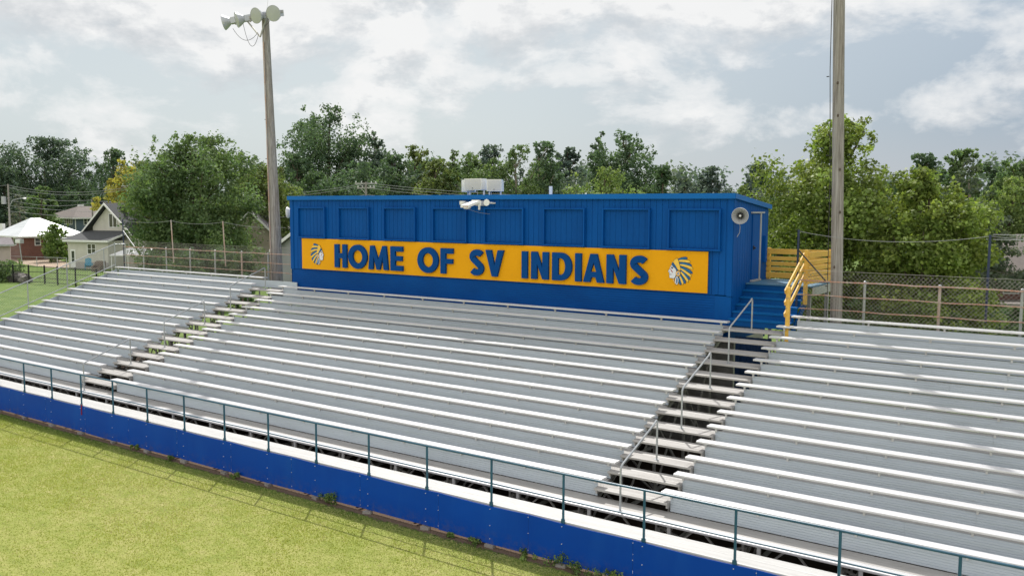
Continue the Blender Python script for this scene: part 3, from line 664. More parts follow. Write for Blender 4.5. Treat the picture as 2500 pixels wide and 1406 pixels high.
def letter(ch, x0, x1, z0=LZ0, z1=LZ1):
    m = MB(); w = x1-x0; h = z1-z0; cx = (x0+x1)/2; cz = (z0+z1)/2
    if ch == 'I': pgon(m, [(x0,z0),(x1,z0),(x1,z1),(x0,z1)])
    elif ch == 'H': pgon(m, [(x0,z0),(x0+S,z0),(x0+S,cz-S*.38),(x1-S,cz-S*.38),(x1-S,z0),(x1,z0),(x1,z1),(x1-S,z1),(x1-S,cz+S*.45),(x0+S,cz+S*.45),(x0+S,z1),(x0,z1)])
    elif ch == 'E':
        t = S*.82; pgon(m, [(x0,z0),(x1,z0),(x1,z0+t),(x0+S,z0+t),(x0+S,cz-t*.45),(x1-.03,cz-t*.45),(x1-.03,cz+t*.5),(x0+S,cz+t*.5),(x0+S,z1-t),(x1,z1-t),(x1,z1),(x0,z1)])
    elif ch == 'F':
        t = S*.82; pgon(m, [(x0,z0),(x0+S,z0),(x0+S,cz-t*.5),(x1-.02,cz-t*.5),(x1-.02,cz+t*.4),(x0+S,cz+t*.4),(x0+S,z1-t),(x1,z1-t),(x1,z1),(x0,z1)])
    elif ch == 'N': pgon(m, [(x0,z0),(x0+S,z0),(x0+S,z0+h*.58),(x1-S,z0),(x1,z0),(x1,z1),(x1-S,z1),(x1-S,z1-h*.58),(x0+S,z1),(x0,z1)])
    elif ch == 'M': pgon(m, [(x0,z0),(x0+S,z0),(x0+w*.27,z0+h*.56),(cx-.085,z0),(cx+.085,z0),(x1-w*.27,z0+h*.56),(x1-S,z0),(x1,z0),(x1-w*.10,z1),(x1-w*.28,z1),(cx,z0+h*.40),(x0+w*.28,z1),(x0+w*.10,z1)])
    elif ch == 'V': pgon(m, [(cx-.11,z0),(cx+.11,z0),(x1,z1),(x1-S*1.06,z1),(cx,z0+h*.40),(x0+S*1.06,z1),(x0,z1)])
    elif ch == 'A':
        t = .115; pgon(m, [(x0,z0),(x0+S*1.06,z0),(x0+S*1.06+.055,z0+h*.18),(x1-S*1.06-.055,z0+h*.18),(x1-S*1.06,z0),(x1,z0),(cx+.12,z1),(cx,z1),(cx,z1-h*.30),(cx+.105,z0+h*.37),(cx-.105,z0+h*.37),(cx-.0005,z1-h*.30),(cx-.0005,z1),(cx-.12,z1)])
    elif ch == 'O': strip(m, arc(cx,cz,w/2,h/2+.012,0,2*math.pi,40), arc(cx,cz,w/2-S*1.04,h/2-S*.86,0,2*math.pi,40))
    elif ch == 'D':
        rx = w*.56; o = [(x0,z0),(x1-rx,z0)] + arc(x1-rx,cz,rx,h/2,-math.pi/2,math.pi/2,20) + [(x0,z1)]
        i_ = [(x0+S,z0+S*.8),(x1-rx,z0+S*.8)] + arc(x1-rx,cz,rx-S*1.05,h/2-S*.8,-math.pi/2,math.pi/2,20) + [(x0+S,z1-S*.8)]
        strip(m, o+[o[0]], i_+[i_[0]])
    elif ch == 'S':
        r = w/2; rz = h*.275; t = S*.92
        # centre line: top hook, spine, bottom hook
        up = arc(cx+.01, z1-rz, r-t/2, rz-t/2, R_(28), R_(250), 22); lo = arc(cx-.01, z0+rz, r-t/2, rz-t/2, R_(70), R_(-152), 22)
        c = up[:-4] + lo[4:]; 
        nrm = []
        for i in range(len(c)):
            a = c[max(i-1,0)]; b = c[min(i+1,len(c)-1)]; dx, dz = b[0]-a[0], b[1]-a[1]; l = math.hypot(dx,dz) or 1; nrm.append((-dz/l,dx/l))
        strip(m, [(p[0]-q[0]*t/2,p[1]-q[1]*t/2) for p,q in zip(c,nrm)], [(p[0]+q[0]*t/2,p[1]+q[1]*t/2) for p,q in zip(c,nrm)])
    o = m.build('letter', M['letter'], sg); o['label'] = 'raised blue letter ' + ch
for ch, a, b in (('H',-19.915,-19.249),('O',-19.16,-18.163),('M',-18.086,-17.07),('E',-16.946,-16.342),('O',-15.615,-14.631),('F',-14.524,-13.955),('S',-13.217,-12.589),('V',-12.516,-11.75),
                 ('I',-11.0,-10.77),('N',-10.618,-9.938),('D',-9.791,-9.041),('I',-8.915,-8.688),('A',-8.61,-7.857),('N',-7.766,-7.086),('S',-6.947,-6.325)):
    letter(ch, a, b)
# feathered-headdress emblems (drawn on a 735 x 800 unit sheet)
def emblem(cx, cz, flip, lab):
    em = bpy.data.objects.new('emblem', None); COL.objects.link(em); em.parent = sg; em.location = Vector((cx,LY,cz)) - sg.location; em['label'] = lab
    s = .00108
    lay = [0]
    def P(pts, dz): return [(cx + (x-717)*s*(-1 if flip else 1), LY - dz, cz - (y-715)*s) for x, y in pts]
    def shp(pts, mat, name, d0, d1):
        q = P(pts, d0); q = q if not flip else q[::-1]
        return MB().poly(q, (0,-(d1-d0),0)).build(name, M[mat], em)
    def grow(pts, g):
        c = (sum(p[0] for p in pts)/len(pts), sum(p[1] for p in pts)/len(pts)); out = []
        n = len(pts)
        for i in range(n):
            a, b, e = pts[i-1], pts[i], pts[(i+1)%n]
            d1 = (b[0]-a[0], b[1]-a[1]); d2 = (e[0]-b[0], e[1]-b[1]); n1 = (d1[1],-d1[0]); n2 = (d2[1],-d2[0])
            l1 = math.hypot(*n1) or 1; l2 = math.hypot(*n2) or 1; nx = n1[0]/l1+n2[0]/l2; ny = n1[1]/l1+n2[1]/l2; l = math.hypot(nx,ny) or 1
            out.append((b[0]+nx/l*g, b[1]+ny/l*g))
        return out
    def area(p): return sum(p[i-1][0]*p[i][1]-p[i][0]*p[i-1][1] for i in range(len(p)))
    def both(pts, mat, name, d, g=9):
        if area(pts) < 0: pts = pts[::-1]
        shp(grow(pts, g), 'emb_k', 'outline', d, d+.006); return shp(pts, mat, name, d+.006, d+.012)
    # feathers: (root, tip, width, colour)
    F = [((640,400),(905,355),62,'emb_b'),((650,440),(995,455),62,'emb_y'),((670,500),(1035,560),66,'emb_b'),((690,545),(1075,640),60,'emb_y'),((700,600),(1065,770),66,'emb_b'),
         ((710,650),(1035,855),58,'emb_y'),((715,705),(1000,945),64,'emb_b'),((720,745),(950,1015),58,'emb_y'),((705,820),(860,1060),62,'emb_b'),((690,860),(795,1090),54,'emb_y'),((650,880),(725,1105),58,'emb_b')]
    for i, (a, b, w, c) in enumerate(F):
        dx, dy = b[0]-a[0], b[1]-a[1]; l = math.hypot(dx,dy); ux, uy = dx/l, dy/l; px, py = -uy, ux
        bow = -.07*l if i < 5 else -.03*l
        pts = []
        prof = [(0,.28),(.15,.40),(.35,.47),(.6,.5),(.78,.56),(.9,.42),(.97,.2),(1.,0.)]
        for t, k in prof: q = bow*4*t*(1-t)*.6; pts.append((a[0]+ux*l*t+px*(k*w+q), a[1]+uy*l*t+py*(k*w+q)))
        for t, k in prof[-2::-1]: q = bow*4*t*(1-t)*.6; pts.append((a[0]+ux*l*t+px*(-k*w+q), a[1]+uy*l*t+py*(-k*w+q)))
        both(pts, c, 'feather', .0015*(i%2), 8)
        # quill line and a teal glint
        q = lambda t, o: (a[0]+ux*l*t+px*(o+bow*4*t*(1-t)*.6), a[1]+uy*l*t+py*(o+bow*4*t*(1-t)*.6))
        shp([q(.2,-3),q(.8,-2),q(.8,3),q(.2,4)] if True else 0, 'emb_t' if c=='emb_b' else 'emb_o', 'quill', .0135+.0015*(i%2), .0145+.0015*(i%2))
        if c == 'emb_b': shp([q(.25,8),q(.55,10),q(.6,20),q(.3,18)], 'emb_t', 'glint', .0135+.0015*(i%2), .0145+.0015*(i%2))
    both([(490,470),(545,395),(610,370),(640,420),(665,500),(690,580),(722,670),(700,705),(650,690),(600,640),(560,570)], 'emb_y', 'headdress_band', .012, 8)
    for j in range(6):
        x = 540+j*26; y = 430+j*44; shp([(x-25,y+28),(x+45,y-18),(x+49,y-10),(x-21,y+36)], 'emb_o', 'band_line', .0245, .0255)
    both([(455,560),(480,600),(560,660),(590,720),(575,820),(560,890),(530,930),(400,925),(385,880),(392,850),(380,820),(385,775),(350,755),(356,725),(385,680),(400,640),(425,590)], 'skin', 'face', .012, 8)
    both([(470,480),(560,570),(640,700),(610,705),(530,620),(445,545)], 'emb_b', 'brow_band', .018, 6)
    shp([(398,648),(415,655),(470,735),(495,768),(475,772),(440,735)], 'emb_r', 'war_paint', .0245, .0255)
    shp([(425,615),(470,612),(500,655),(470,662),(440,650)], 'emb_k', 'eye', .0245, .0255)
    shp([(385,810),(450,822),(450,832),(395,826)], 'emb_k', 'mouth', .0245, .0255)
    shp([(372,748),(392,755),(388,766),(372,762)], 'emb_k', 'nostril', .0245, .0255)
    both([(500,940),(575,1065),(560,1085),(478,948)], 'emb_o', 'strap', .004, 5)
    el = lambda ox, oy, rx, ry: [(ox+rx*math.cos(2*math.pi*i/20), oy+ry*math.sin(2*math.pi*i/20)) for i in range(20)]
    both(el(612,985,50,115), 'skin', 'ear_drop', .018, 7); shp(el(616,985,22,92), 'emb_b', 'ear_drop', .031, .033)
    both(el(650,790,66,72), 'emb_o', 'rosette', .022, 8); shp(el(655,793,30,36), 'emb_b', 'rosette', .035, .037); shp(el(657,793,13,16), 'skin', 'rosette', .038, .040)
emblem(-5.275, 4.222, False, 'feathered headdress profile emblem facing left, at the right end of the sign')
emblem(-20.985, 4.205, True, 'feathered headdress profile emblem facing right, at the left end of the sign')

# ------------------------------------------------------------------ stairs, deck and yellow railing
st = thing('staircase', 'blue wooden stairs and landing with yellow slatted railing beside the press box', 'staircase', (-2.8,9.5,G))
sx0, sx1 = X1+.005, -1.90
steps = [(8.496,2.927),(8.822,3.113),(9.129,3.300),(9.441,3.487),(9.700,3.674)]
for i, (y, z) in enumerate(steps):
    yn = steps[i+1][0] if i < 4 else 9.94
    m = MB(); m.box(sx0, sx1, y-.03, yn+.02, z-.045, z); so_ = m.build('step', M['tread'], st); m = MB(); m.box(sx0+.003, sx1-.003, y, y+.03, z-.20, z-.047); m.build('step_riser', M['step'], so_)
m = MB(); m.box(sx0,sx1,9.94,9.97,3.66,3.82); m.build('step', M['step'], st)
m = MB()
for i in range(13): m.box(sx0, -1.70, 9.90+i*.155, 9.90+i*.155+.149, 3.825, 3.862)
m.build('landing', M['deck'], st)
m = MB(); m.box(-1.72,-1.68,9.94,11.92,3.58,3.82); m.box(sx0,-1.72,11.88,11.92,3.62,3.82); m.build('joist', M['grey'], st)
for x, y in ((-1.9,10.3),(-1.78,11.75),(-3.5,11.75)): MB().box(x-.05,x+.05,y-.05,y+.05,G,3.6).build('support_post', M['grey'], st)
m = MB(); m.poly([(sx1,8.45,2.62),(sx1,9.95,3.6),(sx1,9.95,3.85),(sx1,8.45,2.88)], (.04,0,0)); m.v = [(v[0],v[1],v[2]-.25) for v in m.v]; m.build('stringer', M['step'], st)
BD = [(0.,.165),(.245,.115),(.415,.115),(.585,.11),(.75,.17)]
rl = bpy.data.objects.new('railing', None); COL.objects.link(rl); rl.parent = st; rl['label'] = 'yellow painted slatted wooden railing with worn boards'
def ybox(*a): return MB().box(*a)
for x, y, zb, zt_ in ((-3.64,11.86,3.6,4.86),(-1.74,11.86,3.6,4.86),(-1.83,9.62,3.35,4.93)): ybox(x-.05,x+.05,y-.05,y+.05,zb,zt_).build('post', M['yellowwood'], rl)
for dz, h in BD:
    z1 = 4.835-dz
    MB().bar((-3.70,11.79,z1-h/2),(-1.70,11.79,z1-h/2+rnd.uniform(-.008,.008)), .03, h).build('slat', M['yellowwood'], rl)
    MB().bar((-1.695,11.9,z1-h/2),(-1.775,9.66,z1-h/2+.02), .03, h).build('slat', M['yellowwood'], rl)
ybox(-1.90,-1.80,8.04,8.14,2.45,3.96).build('post', M['yellowwood'], rl)
for dz in (.10,.42,.74):
    MB().bar((-1.915,8.0,3.93-dz),(-1.895,9.66,4.90-dz), .035, .12).build('slat', M['yellowwood'], rl)

# ------------------------------------------------------------------ wooden light poles
def wood_pole(m, base, top, r0, r1, n=14):
    base, top = Vector(base), Vector(top); pts = []; rs = []
    for i in range(12):
        t = i/11; q = base.lerp(top, t); pts.append(q + Vector((.03*math.sin(t*5), .0, 0))); rs.append(r0+(r1-r0)*t)
    m.tube(pts, rs, n)
lp = thing('light_pole', 'weathered wooden light pole with four floodlights left of the press box', 'light pole', (-25.0,10.0,G))
m = MB(); wood_pole(m, (-24.82,10.0,G), (-25.36,10.0,14.42), .285, .155); m.build('pole', M['pole'], lp)
for z in (3.5,4.6,5.7,6.8,8.2,9.9,11.5): MB().tube([(-25.15-.25,9.95,z),(-25.15-.33,9.93,z)], .015, 6).build('bolt', M['dark'], lp)
MB().tube([(-24.98,9.72,2.),(-25.13,9.76,7.5),(-25.3,9.8,13.2)], .03, 6).build('conduit', M['rustpost'], lp)
MB().bar((-27.4,9.86,14.36),(-24.1,9.86,14.33), .08, .10).build('crossarm', M['frame'], lp)
MB().bar((-25.5,9.80,13.42),(-26.48,9.82,14.30), .05, .05).build('brace', M['frame'], lp); MB().bar((-25.5,9.80,13.42),(-25.05,9.82,14.26), .05, .05).build('brace', M['frame'], lp)
def flood(c, ax, back):
    c = Vector(c); ax = Vector(ax).normalized()
    f = bpy.data.objects.new('floodlight', None); COL.objects.link(f); f.parent = lp; f.location = c - lp.location
    MB().lathe(c, ax, [(.01,.325),(0,.333),(-.02,.328),(-.16,.25),(-.30,.15),(-.36,.11)], 26).build('reflector', M['lamp'], f)
    MB().lathe(c, ax, [(.004,.322),(.03,.18),(.04,.001)], 26).build('lens', M['lens'], f)
    b = c - ax*.36; MB().bar(b + ax*.04, b - ax*.34, .26, .26).build('ballast_housing', M['lamp'], f)
    MB().bar(Vector(back), Vector(back)+Vector((0,0,-.26)), .06, .06).build('bracket', M['frame'], f)
flood((-27.63,9.55,14.22), (-.80,-.62,-.24), (-27.2,9.86,14.40))
flood((-26.60,9.45,14.20), (-.48,-.86,-.26), (-26.2,9.86,14.40))
flood((-25.27,9.4,14.22), (.06,-.97,-.22), (-25.3,9.86,14.40))
flood((-24.16,9.4,14.18), (.36,-.90,-.22), (-24.3,9.86,14.38))
for a, b, s in (((-27.2,9.7,13.95),(-25.55,9.72,13.6),.42),((-26.5,9.7,14.1),(-25.5,9.72,13.55),.75),((-24.6,9.6,14.),(-25.1,9.72,13.85),.06)):
    p0 = Vector(a); p1 = Vector(b); n = 12
    MB().tube([p0.lerp(p1,i/n) - Vector((0,0,s*4*(i/n)*(1-i/n))) for i in range(n+1)], .010, 5).build('cable', M['dark'], lp)
MB().tube([(-25.32,10,14.4),(-25.2,10,14.9),(-25.16,10,15.5)], .006, 4).build('lightning_rod', M['grey'], lp)
wp = thing('light_pole', 'thick weathered wooden pole running out of the top of the view behind the right benches', 'light pole', (-1.1,9.98,G))
m = MB(); wood_pole(m, (-.98,9.98,G), (-1.32,9.98,14.8), .172, .150, 16); m.build('pole', M['pole'], wp)
m = MB(); m.tube([(-1.28,9.9,3.0),(-1.33,9.9,7.0),(-1.44,9.9,10.0),(-1.48,9.9,14.)], .012, 5); m.build('ground_wire', M['dark'], wp)
for z in (3.9,5.1,6.4,7.6,8.5,9.8): MB().tube([(-1.27-.03*(z-3.9),9.86,z),(-1.34-.03*(z-3.9),9.86,z)], .014, 6).build('bolt', M['dark'], wp)
for x, z in ((-1.10,4.45),(-1.05,7.2),(-1.16,8.7),(-1.2,9.6),(-1.0,6.0)): MB().sphere((x,9.825,z), .03, 8, 5, 1.5).build('knot', M['bark'], wp)

# ------------------------------------------------------------------ trees
def leaves(name, C, Rr, n, size, seed, mat, parent, base=(1,1,1), var=.25, warm=.25, up=.5, zrange=None):
    """n small leaf faces spread through clumps C (k,3) with radii Rr (k,3)"""
    rng = np.random.default_rng(seed); k = len(C)
    vol = (Rr[:,0]*Rr[:,1]*Rr[:,2])**.7; idx = rng.choice(k, n, p=vol/vol.sum())
    d = rng.normal(size=(n,3)); d /= np.linalg.norm(d,axis=1)[:,None]; rad = rng.random(n)**.42
    sprig = 1 + (rng.random(n) < .07)*rng.random(n)*.45
    P = C[idx] + d*Rr[idx]*(rad*sprig)[:,None]
    nrm = d*.6 + rng.normal(size=(n,3))*.6 + np.array([0,0,up]); nrm /= np.linalg.norm(nrm,axis=1)[:,None]
    t = np.cross(nrm, rng.normal(size=(n,3))); t /= np.linalg.norm(t,axis=1)[:,None]; b = np.cross(nrm,t)
    s = size*(.55+rng.random(n)*.9); a = t*s[:,None]*.5; bb = b*(s*.36)[:,None]
    V = np.stack([P-a, P+bb - nrm*(s*.10)[:,None], P+a, P-bb - nrm*(s*.10)[:,None]],1)
    me = bpy.data.meshes.new(name); me.vertices.add(n*4); me.vertices.foreach_set('co', V.ravel().astype(np.float32))
    me.loops.add(n*4); me.loops.foreach_set('vertex_index', np.arange(n*4)); me.polygons.add(n); me.polygons.foreach_set('loop_start', np.arange(n)*4); me.polygons.foreach_set('loop_total', np.full(n,4)); me.update(calc_edges=True)
    cl = 1 + var*rng.normal(size=(k,1))*.55; cl = np.clip(cl,.55,1.6); w = rng.random((k,1))*warm
    col = cl[idx]*(1+var*.6*rng.normal(size=(n,1))); col = np.clip(col,.35,2.0)*np.ones((1,3)); ww = np.clip(w[idx] + (rng.random((n,1))-.5)*warm, 0, 1)
    col = col*(1 + ww*np.array([[1.2,.55,-.2]])); col *= np.array(base)[None]
    tipl = 1 + .25*np.clip(rad-.75,0,1)[:,None]*4*.25; col *= tipl
    cc = np.ones((n,4,4)); cc[:,:,:3] = col[:,None]
    at = me.color_attributes.new('col','FLOAT_COLOR','POINT'); at.data.foreach_set('color', cc.ravel().astype(np.float32))
    me.materials.append(mat); o = bpy.data.objects.new(name, me); COL.objects.link(o)
    if parent is not None: o.parent = parent
    return o
def tree(name, label, X, Y, H, Rw, kind='round', mat='mid', base_h=.12, leaf=.42, n=5000, seed=1, lobes=13, bark='bark', warm=.25, trunk=True, flat=1.0, group=None, tr=None, cat='tree', gap=1.0):
    rng = np.random.default_rng(seed)
    o = thing(name, label, cat, (X,Y,G), rng.uniform(0,6.28), group)
    C = []; RR = []; limbs = []
    if kind == 'conifer':
        lev = 22
        for i in range(lev):
            t = i/(lev-1); z = H*(base_h + (1-base_h)*t); r = Rw*(1-t)**.8 + .12
            for j in range(max(3,int(9*(1-t))+3)):
                a = rng.uniform(0,6.28); rr = r*rng.uniform(.45,1.05); C.append((rr*math.cos(a), rr*math.sin(a), z - rr*.18 + rng.normal()*.1)); q = max(.12*Rw, r*.30); RR.append((q,q,q*.42))
                limbs.append(((0,0,z),C[-1],.03))
    else:
        for j in range(lobes):
            t = rng.random()**.8 if j > 2 else (.95, .87, .80)[j]
            if kind == 'tall': prof = (.55 + .45*math.sin(math.pi*min(1,t*1.0+.05))) if t < .8 else .85*(1-t)/.2*.6+.22
            elif kind == 'dome': prof = math.sqrt(max(0.03,1-t**2.2))
            elif kind == 'sparse': prof = .35+.55*math.sin(math.pi*t)
            else: prof = max(.16, math.sin(math.pi*(.16+.80*t))**.75)
            a = rng.uniform(0,6.28); rr = Rw*prof*(rng.uniform(.45,.95)) if t < .85 else Rw*rng.uniform(.05,.35)
            lr = Rw*rng.uniform(.22,.36)*(1.0 if t < .8 else .72)
            z = H*(base_h+(1-base_h)*t); z = min(z, H - lr*.75); z = max(z, H*base_h + lr*.5)
            c0 = np.array((rr*math.cos(a), rr*math.sin(a), z)); limbs.append(((0,0,max(H*.12,z-rr*.9-lr)), tuple(c0), .05))
            for q in (.45,.62,.8):   # foliage along the limb
                hz = max(H*.12, z-rr*.9-lr); s = lr*rng.uniform(.3,.5); C.append((c0[0]*q+rng.normal()*.1*Rw, c0[1]*q+rng.normal()*.1*Rw, hz+(c0[2]-hz)*q)); RR.append((s,s,s*.9))
            m_ = 9
            for q in range(m_):
                v = rng.normal(size=3); v /= np.linalg.norm(v); v[2] *= .9; cc = c0 + v*lr*rng.uniform(.45,1.05); s = lr*rng.uniform(.26,.5)*gap
                cc[2] = min(cc[2], H - s*.6)
                C.append(tuple(cc)); RR.append((s,s,s*.78*flat))
            if t > .55 and rng.random() < .8:   # leading shoots above the lobe
                for q in range(2):
                    z2 = min(H - lr*.15, c0[2] + lr*rng.uniform(.7,1.35)); C.append((c0[0]+rng.normal()*lr*.3, c0[1]+rng.normal()*lr*.3, z2)); s = lr*rng.uniform(.14,.24); RR.append((s,s,s*1.7))
        for q in range(int(lobes*1.4)):   # inner fill
            t = rng.random(); C.append((rng.normal()*Rw*.34, rng.normal()*Rw*.34, H*(base_h+.06+(.74-base_h)*t))); s = Rw*rng.uniform(.2,.34); RR.append((s,s,s))
    C = np.array(C); RR = np.array(RR)
    leaves('crown', C, RR, n, leaf, seed+100, LEAF[mat], o, warm=warm, var=.40 if mat == 'maple' else .24)
    if trunk:
        m = MB(); r0 = tr or max(.1, H*.018)
        m.tube([(0,0,0),(rng.normal()*.1,rng.normal()*.1,H*.25),(rng.normal()*.2,rng.normal()*.2,H*.55),(rng.normal()*.2,rng.normal()*.2,H*.88)], [r0*1.25,r0,r0*.65,r0*.2], 8)
        for a, b, f in limbs[:18 if kind!='conifer' else 40]:
            a = Vector(a); b = Vector(b); mid = a.lerp(b,.5) + Vector((0,0,-.08*(b-a).length if kind!='conifer' else 0)); m.tube([a,mid,b], [r0*.42,r0*.28,r0*.1] if kind!='conifer' else [.05,.04,.015], 5, cap=False)
        m.build('trunk', M[bark], o, world=False)
    return o
TREES = [
 # name, X, Y, H, R, kind, mat, n, leaf, lobes, base_h, label
 ('A',-169.6,75.3,20.9,7.2,'tall','blue',9000,.55,16,.15,'tall dark tree with two crowns, the leftmost tall one above the houses'),
 ('B',-162,77.2,12.6,5.0,'round','dark',5000,.45,12,.05,'lower dark tree between the tall left tree and the slate blue house'),
 ('C',-147.1,75.8,17.8,4.3,'tall','dark',5200,.48,12,.30,'open dark tree with bare lower limbs, second tall one from the left'),
 ('D',-153.2,59.0,14.2,4.2,'round','blue',4000,.5,11,.05,'dark tree cut off by the left edge behind the utility pole'),
 ('E',-127.7,49.1,8.8,2.4,'conifer','spruce',4200,.34,0,.05,'grey green spruce behind the leftmost utility pole'),
 ('F',-132.4,54.6,10.4,2.9,'round','mid',4200,.42,11,.05,'rounded mid green tree right of the grey spruce'),
 ('G',-104.9,53.1,13.5,4.2,'round','yellow',5200,.42,13,.08,'yellow leaved tree behind the cream house roof'),
 ('H',-61.3,31.9,13.6,4.55,'round','mid',17000,.30,24,.12,'big green maple beside the cream house, left of the light pole'),
 ('I',-87.0,58.2,14.5,3.0,'round','dark',4200,.42,11,.1,'dark tree behind the big maple, just left of the light pole'),
 ('J',-65.7,43.3,11.6,3.0,'round','olive',6500,.32,15,.02,'yellowish green tree directly behind the light pole'),
 ('Jb',-90.5,47.0,12.7,2.6,'round','olive',3600,.40,10,.1,'pale green tree between the yellow tree and the big maple'),
 ('K',-107.3,91.7,24.6,6.6,'tall','dark',10000,.50,20,.12,'tallest dark tree with ragged crown above the left end of the press box'),
 ('L',-100.4,96.0,20.5,2.6,'tall','blue',3800,.46,10,.4,'dark tree with a small rounded top, right of the tallest tree'),
 ('M',-103.5,81.2,15.9,3.6,'round','dark',5000,.46,12,.03,'dark tree right of the light pole, left of the tallest tree'),
 ('N',-84.0,67.3,12.1,4.2,'round','deep',5600,.42,13,.02,'low dark tree in front of the tallest tree, above the roof corner'),
 ('O',-82.5,73.4,13.7,4.0,'round','dark',5200,.42,13,.02,'dark tree behind the utility pole on the blue roof'),
 ('P',-87.3,86.2,16.1,3.4,'round','dark',4600,.46,12,.02,'bushy dark tree right of the small rounded top'),
 ('Q',-87.8,92.1,17.3,2.8,'tall','olive',3600,.46,11,.1,'yellow green tree with two pointed tips above the roof'),
 ('R',-78.7,85.9,14.6,3.0,'round','olive',4600,.44,12,.02,'light olive tree left of the roof loudspeakers'),
 ('S',-89.1,103.4,17.2,2.1,'tall','mid',2600,.48,9,.1,'thin topped tree poking up left of the roof loudspeakers'),
 ('T',-73.0,87.4,15.3,2.8,'round','mid',4200,.44,12,.02,'green tree directly behind the roof loudspeakers'),
 ('U',-74.4,95.2,17.0,3.0,'tall','bluegrey',4200,.46,12,.05,'bluish dark tree just right of the roof loudspeakers'),
 ('V',-65.9,88.8,16.4,2.7,'sparse','mid',3200,.42,11,.2,'loose tree with forked trunk left of the white vent pipe'),
 ('W',-65.7,95.1,17.2,2.9,'tall','dark',4000,.44,12,.08,'tree with two feathery tops above the white vent pipe'),
 ('X',-83.2,132.0,19.2,3.6,'dome','bluegrey',3400,.55,9,.5,'far flat topped pine showing over the woods right of the vent pipe'),
 ('Y',-63.5,109.1,20.0,1.6,'sparse','dark',1100,.40,8,.35,'thin half bare tree left of the tall centre tree'),
 ('Z',-55.2,102.5,19.2,4.5,'tall','dark',7000,.46,16,.08,'tall dark tree in the centre with several upright tops'),
 ('a',-39.3,66.4,11.7,3.9,'dome','light',7200,.32,16,.02,'rounded light green tree in front of the tall centre tree'),
 ('b',-46.0,96.0,13.2,2.6,'round','deep',3600,.42,10,.05,'dark curling tree at the right foot of the tall centre tree'),
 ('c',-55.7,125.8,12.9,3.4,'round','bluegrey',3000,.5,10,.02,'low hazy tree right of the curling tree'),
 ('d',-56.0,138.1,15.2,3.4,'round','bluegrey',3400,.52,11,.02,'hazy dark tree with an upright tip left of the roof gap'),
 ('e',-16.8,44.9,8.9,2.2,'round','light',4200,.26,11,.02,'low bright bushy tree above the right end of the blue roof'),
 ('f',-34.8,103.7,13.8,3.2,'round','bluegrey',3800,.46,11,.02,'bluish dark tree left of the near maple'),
 ('f2',-23.1,74.7,9.2,3.2,'round','dark',4200,.36,11,.02,'dark low tree between the blue roof and the near maple'),
 ('R1',-5.2,26.3,11.3,3.55,'round','maple',56000,.17,44,.03,'large sunlit maple behind the right wooden pole'),
 ('R2',-1.3,25.3,9.0,2.75,'round','maple',38000,.16,32,.03,'smaller sunlit maple right of the wooden pole'),
 ('R3',-3.2,54.4,10.7,3.7,'conifer','con',17000,.22,0,.24,'grey green pine with bare lower branches behind the right fence'),
 ('R4',-1.6,71.3,10.2,2.6,'round','light',5200,.30,12,.02,'light green tree at the right edge behind the pine'),
 ('g',-14.2,105.8,14.4,2.9,'round','dark',3600,.44,11,.02,'dark tree with a small round top over the smaller maple'),
 ('h',-11.1,110.4,15.1,2.7,'tall','mid',3600,.46,11,.02,'tree with a leaning feathery top left of the pine'),
 ('i',-8.2,119.6,13.8,2.9,'round','dark',3600,.46,11,.02,'dark tree showing over the pine at the right'),
 ('j',-4.1,106.5,13.6,3.0,'round','mid',3600,.46,11,.02,'mid green tree at the far right edge of the woods'),
]
NM = dict(E='spruce_tree', R3='pine_tree', X='pine_tree', H='maple_tree', R1='maple_tree', R2='maple_tree')
for i, (nm,X,Y,H,Rw,kind,mat,n,lf,lb,bh,lab) in enumerate(TREES):
    far = math.hypot(X-5,Y+15) > 80 and nm not in ('X','Y','E','F','G')
    tree(NM.get(nm,'tree'), lab, X, Y, H, Rw*(1.45 if far and nm not in 'PQRSTUVW' else 1.75 if far else 1.1), kind, mat, min(bh,.1) if far else bh, lf*(.8 if far else 1), int(n*(2.9 if far else 1.2)), 11+i*7, int(lb*(1.7 if far else 1.1)), group='trees behind the grandstand', warm=.24 if mat in('maple','olive','light','mid') else .16, bark='barkpale' if nm in('R3','V','W') else 'bark',
         tr=.26 if nm=='R3' else None)
def shrub(X,Y,H,Rw,mat,lab,n=1500,leaf=.22,seed=1,group=None): return tree('shrub',lab,X,Y,H,Rw,'dome',mat,.01,leaf,n,seed,15,trunk=True,group=group,tr=.04,cat='shrub')
shrub(-108.5,44.5,4.9,2.4,'shrub','leafy green shrub in front of the brick house porch',5000,.26,501)
shrub(-122.5,51.5,4.2,3.0,'olive','yellow green bush behind the white metal roof',1800,.32,502)
shrub(-82.2,25.2,2.1,2.2,'mid','low green shrub behind the black fence at the left',1800,.2,503)
for i,(X,Y,H,Rw) in enumerate(((-48.7,22.1,4.4,2.4),(-46.8,23.5,4.4,2.3),(-45.5,24.4,3.9,1.7),(-50.7,20.8,4.2,2.3))):
    shrub(X,Y,H,Rw,'deep',('dark bush behind the left back fence below the big maple, second from left','dark bush behind the left back fence below the big maple, second from right','dark bush behind the left back fence below the big maple, rightmost','dark bush behind the left back fence below the big maple, leftmost')[i],3000,.2,510+i,'bushes behind the left back fence')
for i,(X,Y,H,Rw) in enumerate(((-3.2,22.5,3.6,1.3),(-1.6,23.5,3.2,1.3),(0.1,24.2,3.0,1.2),(-5.2,22.,3.9,1.5))):
    shrub(X,Y,H,Rw,'shrub' if i%2 else 'mid',('undergrowth bush right behind the wooden pole and right fence','undergrowth bush seen through the right fence, left of its second post','undergrowth bush seen through the right fence beyond its second post','undergrowth bush behind the yellow stair railing')[i],3000,.14,530+i,'undergrowth behind the right fence')
